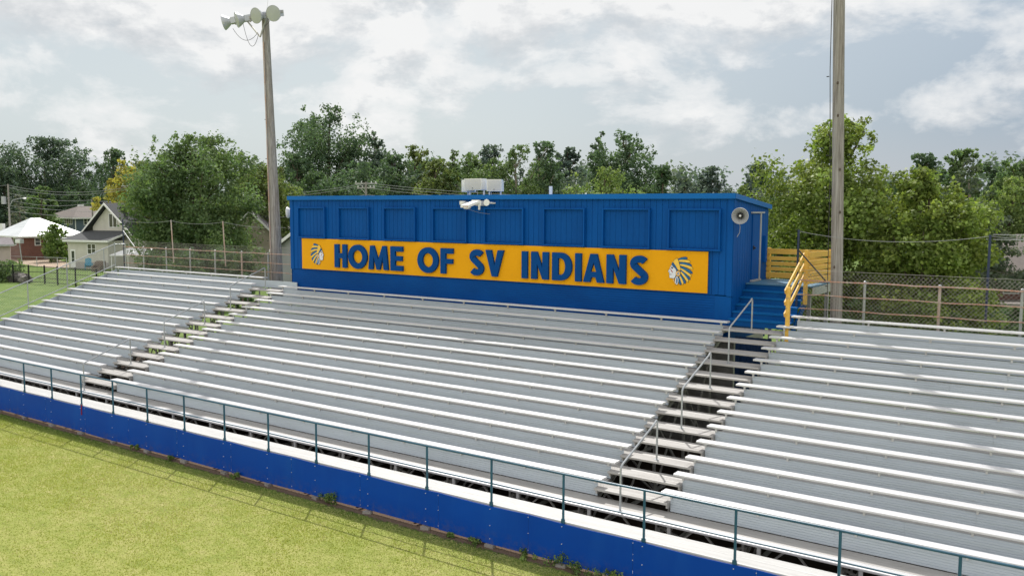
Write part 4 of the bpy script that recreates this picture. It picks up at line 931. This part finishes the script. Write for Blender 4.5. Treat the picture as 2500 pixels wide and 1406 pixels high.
for i,(X,Y,H,Rw,lab) in enumerate(((0.6,30.,3.3,1.5,'dark undergrowth bush behind the right fence below the smaller maple'),(1.6,33.,2.6,1.4,'dark undergrowth bush behind the right fence below the dark blue post'),(-.6,33.,3.4,1.6,'dark undergrowth bush behind the right fence, left of the pine trunk'),(2.0,41.,2.3,1.5,'low dark bush in front of the brick house porch at the right edge'))):
    shrub(X,Y,H,Rw,'deep',lab,3200,.16,560+i,'undergrowth behind the right fence')
# bare drooping branches on the pine
pt = [o for o in COL.objects if o.name.startswith('pine_tree') and abs(o.location.x+3.2)<.1][0]
inv = Matrix.Rotation(-pt.rotation_euler.z, 3, 'Z')
m = MB()
for k in range(9):
    z0 = 3.0+.22*k; dx = 1.1+.16*k; ps = []
    for t in np.linspace(0,1,7): ps.append(inv @ Vector((dx*t*.9, -.5*t+.3*k*.1*t, z0 + .7*math.sin(t*2.6) - 1.5*t*t)))
    m.tube(ps, .04, 5, .012, cap=False)
m.tube([inv@Vector((.45,.2,0)), inv@Vector((.42,.2,3.4)), inv@Vector((.5,.2,6.5))], .16, 7, .08); m.build('bare_branch', M['barkpale'], pt, world=False)

# distant woods closing the horizon
rng = np.random.default_rng(77); Cc = []; Rc = []
for i in range(900):
    t = i/899; az = R_(112 - 62*t*1.3); dist = rng.uniform(200,270) if t < .33 else rng.uniform(128,215); x = 5+dist*math.cos(az+R_(46)); y = -15+dist*math.sin(az+R_(46))
    hmax = (11.8 if t > .33 else 9.) + 1.5*math.sin(i*.21)+1.3*math.sin(i*.063+1); z = G + rng.random()**.8*hmax*dist/155; q = rng.uniform(2.0,3.8); Cc.append((x,y,z)); Rc.append((q,q,q*.85))
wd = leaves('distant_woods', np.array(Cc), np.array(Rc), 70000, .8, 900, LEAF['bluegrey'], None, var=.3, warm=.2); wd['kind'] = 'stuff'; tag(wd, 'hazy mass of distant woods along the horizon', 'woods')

# weeds along the skirt
for i,(x,s) in enumerate(((-9.9,.28),(-10.2,.22),(-3.55,.3),(-3.05,.26),(-2.6,.24),(-2.2,.22),(-5.65,.16),(-4.3,.2),(-6.3,.12),(-13.6,.15),(-16.5,.14),(-18.3,.16))):
    rng = np.random.default_rng(600+i); k = 7; C = np.stack([rng.normal(0,s*.5,k), rng.normal(0,s*.25,k), rng.uniform(.2,.9,k)*s],1); Rr = np.full((k,3), s*.35)
    o = thing('weed', 'small green weed growing at the foot of the blue skirt panels', 'weed', (x,-1.17,G), group='weeds along the blue skirt')
    leaves('leaves', C, Rr, 260, .045, 700+i, LEAF['shrub'], o, up=.7)

# ------------------------------------------------------------------ houses (each in its own frame: x along the front, y going back)
def house(name, label, P0, th, cat='house'): return thing(name, label, cat, (P0[0],P0[1],G), R_(th))
def L(m, name, mat, par): return m.build(name, M[mat], par, world=False)
def window(par, x0, x1, z0, z1, y, mull=1, bars=1, axis='x'):
    m = MB(); f = .09; T = (lambda a,b,c,d,e,g: (a,b,c,d,e,g)) if axis=='x' else (lambda a,b,c,d,e,g: (y*0+c,d,a,b,e,g))
    B = lambda a,b,c,d,e,g: m.box(*T(a,b,c,d,e,g))
    B(x0,x1,y-.05,y-.002,z0,z0+f); B(x0,x1,y-.05,y-.002,z1-f,z1); B(x0,x0+f,y-.05,y-.002,z0+f,z1-f); B(x1-f,x1,y-.05,y-.002,z0+f,z1-f)
    for i in range(1,mull+1):
        c = x0+(x1-x0)*i/(mull+1); B(c-f*.6,c+f*.6,y-.048,y-.002,z0+f,z1-f)
    for i in range(1,bars+1):
        c = z0+(z1-z0)*i/(bars+1); B(x0+f,x1-f,y-.03,y-.014,c-.025,c+.025)
    w = L(m,'window','white',par); m2 = MB(); m2.box(*T(x0+f,x1-f,y-.012,y-.004,z0+f,z1-f)); m2.build('pane', M['glass'], w, world=False); return w
# cream house
h = house('cream_house','cream sided house with steep front gable and dark lean-to roof','(-96.08,39.1)' and (-96.08,39.1),15.8)
m = MB(); m.box(0,5.95,0,3.0,0,3.25); L(m,'wall','siding_cream',h)
m = MB(); m.poly([(0.9,3.,0),(7.0,3.,0),(7.0,3.,4.1),(3.3,3.,7.35),(.9,3.,4.85)],(0,9,0)); L(m,'wall','siding_cream',h)
m = MB(); m.poly([(-.35,-.4,3.22),(6.3,-.4,3.22),(6.3,3.0,4.25),(-.35,3.0,4.25)],(0,0,.12)); L(m,'roof','shingle',h)
m = MB(); m.box(-.36,6.32,-.45,-.405,3.10,3.33); m.poly([(6.31,-.4,3.10),(6.31,3.,4.14),(6.31,3.,4.36),(6.31,-.4,3.33)],(.05,0,0)); L(m,'fascia','white',h)
m = MB()
m.poly([(-.4,2.4,3.90),(3.28,2.4,7.50),(3.28,2.4,7.66),(-.4,2.4,4.06)],(0,10,0)); m.poly([(3.28,2.4,7.50),(7.2,2.4,3.9),(7.2,2.4,4.06),(3.28,2.4,7.66)],(0,10,0)); L(m,'roof','shingle',h)
m = MB(); m.poly([(-.42,2.32,3.84),(3.28,2.32,7.42),(3.28,2.32,7.68),(-.42,2.32,4.08)],(0,.07,0)); m.poly([(3.28,2.32,7.42),(7.22,2.32,3.84),(7.22,2.32,4.08),(3.28,2.32,7.68)],(0,.07,0)); L(m,'fascia','white',h)
window(h,2.9,4.19,1.67,2.93,0,1,1); window(h,3.36,4.6,4.72,6.42,3.,1,0)
m = MB(); m.box(.38,1.12,-.04,-.003,.08,2.2); dd = L(m,'door','white',h); m = MB(); m.box(.55,.95,-.055,-.042,1.15,2.0); m.box(.55,.95,-.055,-.042,.75,1.1); L(m,'door_glass','glass',dd)
m = MB(); m.box(1.12,5.9,-.06,-.004,0,.75); L(m,'stone_skirt','brickpale',h)
# brick house with metal roof
h = house('brick_house','red brick house with white ribbed metal hip roof at the left edge',(-115.44,43.18),85)
m = MB(); m.box(0,2.85,0,8,0,3.25); m.box(2.85,8.0,2.0,8,0,3.25); L(m,'wall','brick',h)
m = MB(); e = .5
A_,B_,C_,D_ = (-e,-e,3.2),(8.9,-e,3.2),(8.9,9,3.2),(-e,9,3.2); r1,r2 = (3.05,4.3,5.62),(4.2,4.2,5.62)
m.face([A_,B_,r2,r1]); m.face([B_,C_,r2]); m.face([C_,D_,r1,r2]); m.face([D_,A_,r1]); rr = L(m,'roof','metalroof',h)
m = MB(); m.poly([(2.75,-.75,2.82),(7.4,-.75,2.82),(7.4,.7,3.42),(2.75,.7,3.42)],(0,0,.05)); L(m,'porch_roof','metalroof',h)
m = MB(); m.box(-e,8.9,-e-.03,-e+.01,3.02,3.21); m.box(-e-.03,-e+.01,-e,9,3.02,3.21); m.box(2.73,7.42,-.79,-.755,2.66,2.86); L(m,'fascia','white',h)
window(h,1.73,2.53,1.9,3.0,0,0,1)
m = MB(); m.box(-.05,-.003,1.5,2.4,1.95,2.95); w_ = L(m,'window','white',h); m = MB(); m.box(-.06,-.051,1.6,2.3,2.05,2.85); m.build('pane', M['glass'], w_, world=False)
for x in (3.2,4.0,5.9,7.2): MB().box(x-.10,x+.10,-.66,-.46,1.2 if x>3.3 else .2,2.72).build('porch_column', M['white'], h, world=False)
m = MB(); m.box(3.9,7.3,-.7,-.45,.1,1.2); L(m,'porch_wall','brickpale',h); m = MB(); m.box(2.87,7.3,-.44,1.99,.02,.3); L(m,'porch_floor','concrete',h)
m = MB(); m.box(3.0,3.8,1.93,1.99,.3,2.5); L(m,'door','white',h); window(h,4.6,6.0,1.3,2.6,1.99,1,0)
# slate blue two-storey house
h = house('blue_house','slate blue two storey house with brown hip roof behind the metal roof',(-132.2,60.0),85)
m = MB(); m.box(0,9,0,10.3,0,5.45); L(m,'wall','siding_blue',h)
m = MB(); A_,B_,C_,D_ = (-.7,-.7,5.42),(9.7,-.7,5.42),(9.7,11.,5.42),(-.7,11.,5.42); r1,r2 = (2.85,5.,7.3),(6.3,5.2,7.3)
m.face([A_,B_,r2,r1]); m.face([B_,C_,r2]); m.face([C_,D_,r1,r2]); m.face([D_,A_,r1]); rf_ = L(m,'roof','shingle_b',h)
MB().box(3.0,3.7,5.0,5.8,7.0,7.6).build('chimney', M['white'], rf_, world=False)
m = MB(); m.box(-.72,9.72,-.76,-.71,5.26,5.44); m.box(-.76,-.71,-.7,11.,5.26,5.44); m.box(-.06,.06,-.06,-.004,0,5.25); L(m,'fascia','white',h)
window(h,1.29,2.47,4.26,5.38,0,1,1); window(h,5.2,6.4,4.26,5.38,0,1,1)
def ywin(par,y0,y1,z0,z1,mull):
    m = MB(); f=.12; m.box(-.05,-.002,y0,y1,z0,z0+f); m.box(-.05,-.002,y0,y1,z1-f,z1); m.box(-.05,-.002,y0,y0+f,z0+f,z1-f); m.box(-.05,-.002,y1-f,y1,z0+f,z1-f)
    for i in range(1,mull+1): c=y0+(y1-y0)*i/(mull+1); m.box(-.048,-.002,c-.07,c+.07,z0+f,z1-f)
    w = L(m,'window','white',par); m2 = MB(); m2.box(-.012,-.004,y0+f,y1-f,z0+f,z1-f); m2.build('pane',M['glass'],w,world=False)
ywin(h,1.04,3.95,4.3,5.35,3); ywin(h,4.6,6.0,4.65,5.4,1); ywin(h,7.3,8.9,4.65,5.4,1)
# dark roof behind it
h = house('blue_gable_house','blue gable end with dark roof just behind the brown hip roof',(-141.5,66.5),40)
m = MB(); m.poly([(0,0,0),(6,0,0),(6,0,5.2),(3,0,7.9),(0,0,5.2)],(0,6,0)); L(m,'wall','siding_blue',h)
m = MB(); m.poly([(-.4,-.4,5.),(3,-.4,8.),(3,-.4,8.2),(-.4,-.4,5.2)],(0,7,0)); m.poly([(3,-.4,8.),(14,-.4,6.6),(14,-.4,6.8),(3,-.4,8.2)],(0,7,0)); L(m,'roof','shingle',h)
# pinkish shed at left edge
h = house('garden_shed','pinkish shed with low grey roof cut off by the left edge',(-104.2,36.3),64,'shed')
m = MB(); m.box(-8,.1,0,4,0,2.55); L(m,'wall','pinkwall',h)
m = MB(); m.poly([(-8.4,-.5,2.55),(.55,-.5,2.55),(.2,2.4,3.3),(-8.4,2.4,3.5)],(0,0,.1)); m.poly([(-8.4,2.4,3.5),(.2,2.4,3.3),(.55,5.4,2.55),(-8.4,5.4,2.55)],(0,0,.1)); L(m,'roof','shingle_g',h)
m = MB(); m.box(-8.4,.57,-.54,-.505,2.45,2.66); L(m,'fascia','grey',h)
# grey house behind the left light pole
h = house('grey_house','grey sided house with grey shingle roof behind the left light pole',(-51.32,32.49),20)
m = MB(); m.poly([(0,0,0),(9,0,0),(9,0,3.9),(4.5,0,7.1),(0,0,3.9)],(0,13,0)); L(m,'wall','siding_grey',h)
m = MB(); m.poly([(-.45,-.5,3.62),(4.5,-.5,7.2),(4.5,-.5,7.36),(-.45,-.5,3.78)],(0,14,0)); m.poly([(4.5,-.5,7.2),(9.45,-.5,3.62),(9.45,-.5,3.78),(4.5,-.5,7.36)],(0,14,0)); L(m,'roof','shingle_g',h)
m = MB(); m.poly([(-.47,-.58,3.50),(4.5,-.58,7.1),(4.5,-.58,7.38),(-.47,-.58,3.78)],(0,.07,0)); m.poly([(4.5,-.58,7.1),(9.47,-.58,3.50),(9.47,-.58,3.78),(4.5,-.58,7.38)],(0,.07,0)); L(m,'fascia','white',h)
# tan gable behind the maple
h = house('tan_house','tan house gable peeking out right of the big maple',(-63.9,40.0),34.5)
m = MB(); m.poly([(-3.2,0,0),(3.2,0,0),(3.2,0,3.6),(0,0,6.75),(-3.2,0,3.6)],(0,8,0)); L(m,'wall','siding_tan',h)
m = MB(); m.poly([(0,-.4,6.8),(3.7,-.4,3.2),(3.7,-.4,3.36),(0,-.4,6.96)],(0,9,0)); m.poly([(-3.7,-.4,3.2),(0,-.4,6.8),(0,-.4,6.96),(-3.7,-.4,3.36)],(0,9,0)); L(m,'roof','shingle_g',h)
m = MB(); m.poly([(0,-.47,6.7),(3.72,-.47,3.1),(3.72,-.47,3.3),(0,-.47,6.98)],(0,.06,0)); m.poly([(-3.72,-.47,3.1),(0,-.47,6.7),(0,-.47,6.98),(-3.72,-.47,3.3)],(0,.06,0)); L(m,'fascia','white',h)
# white patio canopy, chair, wicker seats
o = thing('patio_canopy','white flat canopy roof on thin posts beside the cream house','canopy',(-86.7,38.7,G),R_(34.5))
m = MB(); m.poly([(0,0,1.75),(3.9,0,1.75),(4.3,3.,2.45),(.9,3.,2.45)],(0,0,.09)); L(m,'roof','white',o)
for x in (.15,2.0,3.7): MB().box(x-.05,x+.05,.1,.2,0,1.75).build('post', M['white'], o, world=False)
o = thing('adirondack_chair','turquoise adirondack chair by the cream house wall','chair',(-90.9,38.6,G),R_(60))
m = MB()
for i in range(5): m.poly([(-.32+i*.13,.35,.32),(-.32+i*.13+.11,.35,.32),(-.32+i*.13+.11,.75,1.35-.04*abs(i-2)),(-.32+i*.13,.75,1.35-.04*abs(i-2))],(0,.03,.01))
L(m,'backrest','adir',o); m = MB(); m.poly([(-.34,-.35,.5),(.34,-.35,.5),(.34,.4,.34),(-.34,.4,.34)],(0,0,.05)); L(m,'seat','adir',o)
for sx in (-.42,.34): MB().box(sx,sx+.13,-.45,.45,.68,.72).build('armrest', M['adir'], o, world=False); MB().box(sx+.03,sx+.1,-.42,-.34,0,.68).build('leg', M['adir'], o, world=False); MB().bar((sx+.06,-.1,.4),(sx+.06,.75,.05),.06,.1).build('leg', M['adir'], o, world=False)
for i,(x,y,lab) in enumerate(((-88.0,38.2,'brown wicker armchair right of the turquoise chair'),(-86.6,37.2,'brown wicker armchair furthest right on the patio'))):
    o = thing('wicker_armchair',lab,'armchair',(x,y,G),R_(30))
    m = MB(); m.box(-.5,.5,-.4,.4,.1,.5); L(m,'seat','wicker',o); m = MB(); m.box(-.5,.5,.3,.48,.5,1.15); L(m,'backrest','wicker',o)
    for s in (-.5,.36): MB().box(s,s+.14,-.4,.3,.5,.75).build('armrest', M['wicker'], o, world=False)
# black yard fence
bf = thing('yard_fence','black metal yard fence crossing the lawn at the left','fence',(-79,25.7,G))
bps = [(-84.6,22.9),(-82.4,24.2),(-80.3,25.2),(-78.4,25.7),(-76.5,26.2),(-74.4,26.3),(-71.5,26.4),(-68.4,26.6),(-65.,26.8)]
for x,y in bps: MB().box(x-.05,x+.05,y-.05,y+.05,G,G+1.75).build('post', M['black'], bf)
for z in (1.62,1.1,.55,.15):
    m = MB()
    for i in range(len(bps)-1): m.bar((bps[i][0],bps[i][1],G+z),(bps[i+1][0],bps[i+1][1],G+z),.035,.05)
    m.build('rail', M['black'], bf)
m = MB()
for i in range(len(bps)-1):
    a = Vector((*bps[i],G)); b = Vector((*bps[i+1],G)); n = 12
    for j in range(1,n): q = a.lerp(b,j/n); m.bar(q+Vector((0,0,.15)), q+Vector((0,0,1.62)), .015,.015)
m.build('pickets', M['black'], bf)
yf = thing('garden_fence','low grey chain link yard fence with pipe rail in front of the dirt drive','fence',(-101,38,G))
yps = [(-110.,36.2),(-106.,37.),(-101.2,38.0),(-98.,38.8),(-96.3,39.)]
for x,y in yps: MB().tube([(x,y,G),(x,y,G+1.2)], .05, 6).build('post', M['galv'], yf)
m = MB(); m.tube([(x,y,G+1.15) for x,y in yps], .03, 5); m.build('rail', M['galv'], yf)
m = MB()
for i in range(len(yps)-1):
    a = Vector((*yps[i],G)); b = Vector((*yps[i+1],G)); n = int((b-a).length/.3)
    for j in range(n): m.tube([a.lerp(b,j/n)+Vector((0,0,.02)), a.lerp(b,min(1,(j+3)/n))+Vector((0,0,1.15))], .008, 3, cap=False)
m.sm = False; m.build('wire_mesh', M['wire'], yf)
o = thing('yard_light','boxy floodlight on a thin leaning pole in the yard at the left','light',(-100.1,35.8,G))
MB().tube([(-100.1,35.8,G),(-100.35,35.65,1.75)], .05, 6).build('pole', M['galv'], o); MB().box(-100.95,-99.8,35.5,35.9,1.75,2.25).build('housing', M['grey'], o); MB().box(-100.9,-99.85,35.44,35.5,1.8,2.2).build('lens', M['white'], o)
m = MB(); rr_ = random.Random(8)
for i,(lab) in enumerate(('pale rock in the pile behind the black fence, nearest the lawn','dark rock in the pile behind the black fence','grey rock on the left of the pile behind the black fence')):
    x,y = (-79.3,-80.3,-81.4)[i],(25.9,26.1,26.0)[i]; m = MB(); m.sphere((x,y,G+.3),.55+.1*i,9,6,.8); m.v = [(v[0]+rr_.uniform(-.12,.12),v[1]+rr_.uniform(-.12,.12),v[2]+rr_.uniform(-.1,.1)) for v in m.v]; m.sm=False
    tag(m.build('rock', M['stone']), lab, 'rock', 'rock pile behind the black fence')
# right-hand brick house
h = house('brick_house','red brick house with covered porch and white columns behind the right fence',(-2.39,58.6),34.5)
m = MB(); m.box(.15,12,2.4,9,0,2.7); L(m,'wall','brick',h)
m = MB(); m.poly([(-2.2,-.8,2.55),(12,-.8,2.50),(12,4.2,5.4),(4.6,4.2,5.2)],(0,0,.14)); L(m,'roof','shingle_b',h)
m = MB(); m.box(-2.22,12,-.86,-.805,2.2,2.68); L(m,'fascia','frame',h)
for x in (0.,3.4,6.2): MB().box(x-.12,x+.12,-.6,-.38,0,2.2).build('porch_column', M['white'], h, world=False)
m = MB(); m.box(-.1,12,-.7,2.39,.0,.25); L(m,'porch_floor','concrete',h); window(h,1.35,2.2,.7,1.6,2.4,1,0); window(h,2.9,4.2,.7,1.7,2.4,1,0)
h = house('pale_blue_house','pale blue house wall glimpsed between the maple and the pine',(-5.06,67.93),34.5)
m = MB(); m.box(-2.5,1.6,0,6,0,3.7); L(m,'wall','siding_pale',h); m = MB(); m.poly([(-3,-.4,3.6),(2.1,-.4,3.6),(2.1,3,4.3),(-3,3,4.3)],(0,0,.15)); L(m,'roof','shingle_g',h)
window(h,-1.5,-.4,1.6,2.8,0,0,1)
o = MB().bar((-1.75,37.,G),(-1.75,37.,G+1.55),.55,.05); tag(o.build('white_board', M['white']), 'white upright board standing in the yard behind the right fence', 'board')

# utility poles and overhead lines
def upole(lab, X, Y, zt, arms, extra=None, r=.16):
    o = thing('utility_pole', lab, 'utility pole', (X,Y,G), group='utility poles')
    MB().tube([(X,Y,G),(X,Y,zt)], r, 8, r*.75).build('pole', M['pole'], o)
    for z, w, a in arms:
        c, s = math.cos(R_(a)), math.sin(R_(a)); MB().bar((X-w*c,Y-w*s,z),(X+w*c,Y+w*s,z+.05), .12,.14).build('crossarm', M['frame'], o)
        MB().bar((X-w*.6*c,Y-w*.6*s,z),(X,Y,z-.7), .05,.05).build('brace', M['frame'], o)
        for q in (-.9,-.4,.5,.9): MB().lathe((X+w*q*c,Y+w*q*s,z+.1),(0,0,1),[(0,.05),(.1,.07),(.2,.03)],6).build('insulator', M['white'], o)
    if extra: extra(o)
def ex1(o):
    X,Y = -125.6,46.7; MB().tube([(X-.4,Y-.5,6.4),(X-.4,Y-.5,7.5)], .32, 10).build('transformer', M['grey'], o)
    MB().tube([(X,Y,6.0),(X+.6,Y+.3,7.0),(X+1.9,Y+1.1,7.3)], .05, 6).build('lamp_arm', M['grey'], o); MB().sphere((X+2.1,Y+1.2,7.22),.28,8,5,.5).build('lamp_head', M['white'], o)
    MB().box(X-1.2,X-.3,Y-.9,Y-.5,2.5,3.6).build('meter_box', M['white'], o)
upole('grey utility pole with transformer at the far left above the metal roof', -125.6,46.7,9.25,[], ex1)
def ex2(o): MB().tube([(-96.2,48.2,6.9),(-96.2,48.2,7.9)], .3, 10).build('transformer', M['grey'], o)
upole('utility pole with crossarm and transformer in front of the yellow tree', -96.8,48.5,8.8,[(8.7,1.8,34)], ex2)
upole('plain utility pole beside the brown hip roof', -111.0,50.8,7.1,[],None,.13)
upole('utility pole with two crossarms rising behind the blue press box roof', -65.7,57.8,9.05,[(8.85,1.3,60),(8.35,1.1,20)])
LN = [((-125.6,46.7,9.1),(-96.8,48.5,8.7),.9),((-125.6,46.7,8.8),(-96.8,48.5,8.5),1.0),((-125.6,46.7,8.0),(-111,50.8,7.0),.5),((-150,20,9.),(-125.6,46.7,9.1),.8),((-125.6,46.7,7.0),(-111,50.8,6.6),.6),((-125.6,46.7,6.2),(-60,44,6.0),.8),((-125.6,46.7,5.4),(-60,42,5.2),.7),
      ((-96.8,48.5,8.7),(-65.7,57.8,8.9),1.3),((-96.8,48.5,8.3),(-65.7,57.8,8.7),1.4),((-65.7,57.8,8.95),(-20,75,8.2),1.2),((-65.7,57.8,8.7),(-20,74,8.0),1.3),((-65.7,57.8,8.4),(-20,73,7.8),1.4),((-65.7,57.8,7.6),(-30,66,6.9),.9),((-65.7,57.8,7.6),(-84,52,6.8),.6)]
for a,b,s in LN: tag(sag(a,b,s,.022,14,'power_line'), 'thin overhead line strung between the utility poles', 'power line', 'overhead lines behind the press box')
for z in (5.0,4.75): tag(sag((-40,50,z+.3),(12,30,z),.3,.016,14,'power_line'), 'thin overhead line running past the pine at the right', 'power line', 'overhead lines at the right')

# ------------------------------------------------------------------ camera
cam = bpy.data.cameras.new('camera'); co = bpy.data.objects.new('camera', cam); COL.objects.link(co)
cam.sensor_width = 36.; cam.lens = 2116.47/2500*36.; cam.clip_end = 6000; cam.clip_start = .1
yw, pt_, rl_ = R_(34.48945), R_(-5.22305), R_(.24885)
fw = Vector((-math.sin(yw)*math.cos(pt_), math.cos(yw)*math.cos(pt_), math.sin(pt_))); rt = Vector((math.cos(yw), math.sin(yw), 0)); up = rt.cross(fw)
rt, up = rt*math.cos(rl_)+up*math.sin(rl_), up*math.cos(rl_)-rt*math.sin(rl_)
mw = Matrix((rt, up, -fw)).transposed().to_4x4(); mw.translation = (5.28224,-15.65069,6.06479); co.matrix_world = mw
sc.camera = co

# ------------------------------------------------------------------ light
SUN_EL = R_(51.); sd = Vector((.60,-.80,0)).normalized()   # horizontal travel of the light
ld = Vector((sd.x*math.cos(SUN_EL), sd.y*math.cos(SUN_EL), -math.sin(SUN_EL)))
sl = bpy.data.lights.new('sun','SUN'); sl.energy = 4.6; sl.angle = R_(.7); sl.color = (1.,.965,.91)
so = bpy.data.objects.new('sun', sl); COL.objects.link(so); so.rotation_euler = ld.to_track_quat('-Z','Y').to_euler(); so.location = (-40,50,60)

w = bpy.data.worlds.new('World'); sc.world = w; w.use_nodes = True; nt = w.node_tree
bg = nt.nodes['Background']; sky = N(nt,'ShaderNodeTexSky', sky_type='NISHITA'); sky.sun_disc = False; sky.sun_elevation = SUN_EL; sky.sun_rotation = math.atan2(-sd.x, -sd.y)
sky.air_density = 1.2; sky.dust_density = 2.
tc = N(nt,'ShaderNodeTexCoord'); sp = N(nt,'ShaderNodeSeparateXYZ'); nt.links.new(tc.outputs['Generated'], sp.inputs[0])
def mth(op, a, b=None, clamp=False):
    n = N(nt,'ShaderNodeMath', operation=op); n.use_clamp = clamp
    for i, v in enumerate((a,b)):
        if v is None: continue
        if isinstance(v,(int,float)): n.inputs[i].default_value = v
        else: nt.links.new(v, n.inputs[i])
    return n.outputs[0]
zc = mth('MAXIMUM', sp.outputs['Z'], 0.)
cb = N(nt,'ShaderNodeCombineXYZ'); nt.links.new(sp.outputs['X'], cb.inputs[0]); nt.links.new(sp.outputs['Y'], cb.inputs[1]); nt.links.new(mth('MULTIPLY', sp.outputs['Z'], 1.9), cb.inputs[2])
def wn(scale, detail, rough, off=(0,0,0), dist=0.):
    mp = N(nt,'ShaderNodeMapping'); mp.inputs['Location'].default_value = off; nt.links.new(cb.outputs[0], mp.inputs[0])
    n = N(nt,'ShaderNodeTexNoise'); n.inputs['Scale'].default_value = scale; n.inputs['Detail'].default_value = detail; n.inputs['Roughness'].default_value = rough; n.inputs['Distortion'].default_value = dist
    nt.links.new(mp.outputs[0], n.inputs['Vector']); return n.outputs['Fac']
O = (3.35,1.72,.4)
n1 = wn(5.6, 12, .60, O, .15); n1b = wn(5.6, 12, .60, (O[0],O[1],O[2]+.05), .15); n2 = wn(2.0, 5, .5, (7.3,2.2,1.), .2); n3 = wn(11., 8, .6, (1.2,8.8,0), .4)
azr = mth('ADD', mth('MULTIPLY', sp.outputs['X'], .80), mth('MULTIPLY', sp.outputs['Y'], .60))   # grows towards the right of the view
azs = N(nt,'ShaderNodeMapRange'); azs.interpolation_type = 'SMOOTHSTEP'; azs.inputs[1].default_value = -.15; azs.inputs[2].default_value = .75; nt.links.new(azr, azs.inputs[0])
el = N(nt,'ShaderNodeMapRange'); el.interpolation_type = 'SMOOTHSTEP'; el.inputs[1].default_value = .04; el.inputs[2].default_value = .30; nt.links.new(zc, el.inputs[0])
lo = N(nt,'ShaderNodeMapRange'); lo.inputs[1].default_value = 0.; lo.inputs[2].default_value = .09; nt.links.new(zc, lo.inputs[0])
base = mixc(nt, azs.outputs[0], (.655,.725,.755), (.31,.40,.525))
base = mixc(nt, mth('MULTIPLY', el.outputs[0], .55), base, (.64,.70,.745))
base = mixc(nt, lo.outputs[0], mixc(nt, azs.outputs[0], (.60,.67,.71), (.50,.54,.615)), base)
nis = mixc(nt, 1., sky.outputs[0], (.10,.10,.10), 'MULTIPLY')
base = mixc(nt, .15, base, nis)
cov = mth('ADD', mth('MULTIPLY', n1, .55), mth('MULTIPLY', n2, .45))
cov = mth('ADD', cov, mth('MULTIPLY', el.outputs[0], .135))
cov = mth('SUBTRACT', cov, mth('MULTIPLY', azs.outputs[0], .03))
cf = ramp(nt, cov, [(.46,0.),(.50,.55),(.55,1.)])
rel = mth('ADD', mth('MULTIPLY', mth('SUBTRACT', n1, n1b), 3.6), .62, True)        # lighter tops, greyer undersides
cc = ramp(nt, rel, [(.25,(.60,.63,.66)),(.50,(.76,.775,.79)),(.72,(.93,.93,.925))])
cc = mixc(nt, ramp(nt, cov, [(.64,0.),(.74,.85)]), cc, (.52,.545,.585))               # thick cloud turns grey
cc = mixc(nt, mth('MULTIPLY', ramp(nt, n3, [(.42,0.),(.62,1.)]), .35), cc, (.90,.90,.90))
full = mixc(nt, mth('MULTIPLY', cf, .92), base, cc)
# clouds lit from the front on the side away from the sun
bk = mth('MULTIPLY', mth('ADD', mth('MULTIPLY', sp.outputs['X'], .35), mth('MULTIPLY', sp.outputs['Y'], -.94)), 1., True)
full = mixc(nt, bk, full, (1.28,1.26,1.22))
nt.links.new(full, bg.inputs['Color']); bg.inputs['Strength'].default_value = 1.0

sc.view_settings.view_transform = 'Standard'; sc.view_settings.look = 'None'; sc.view_settings.exposure = 0; sc.view_settings.gamma = 1
sc.render.engine = 'CYCLES'
try:
    sc.cycles.use_denoising = True; sc.cycles.max_bounces = 6; sc.cycles.diffuse_bounces = 3; sc.cycles.transmission_bounces = 4; sc.cycles.use_adaptive_sampling = True
except Exception: pass
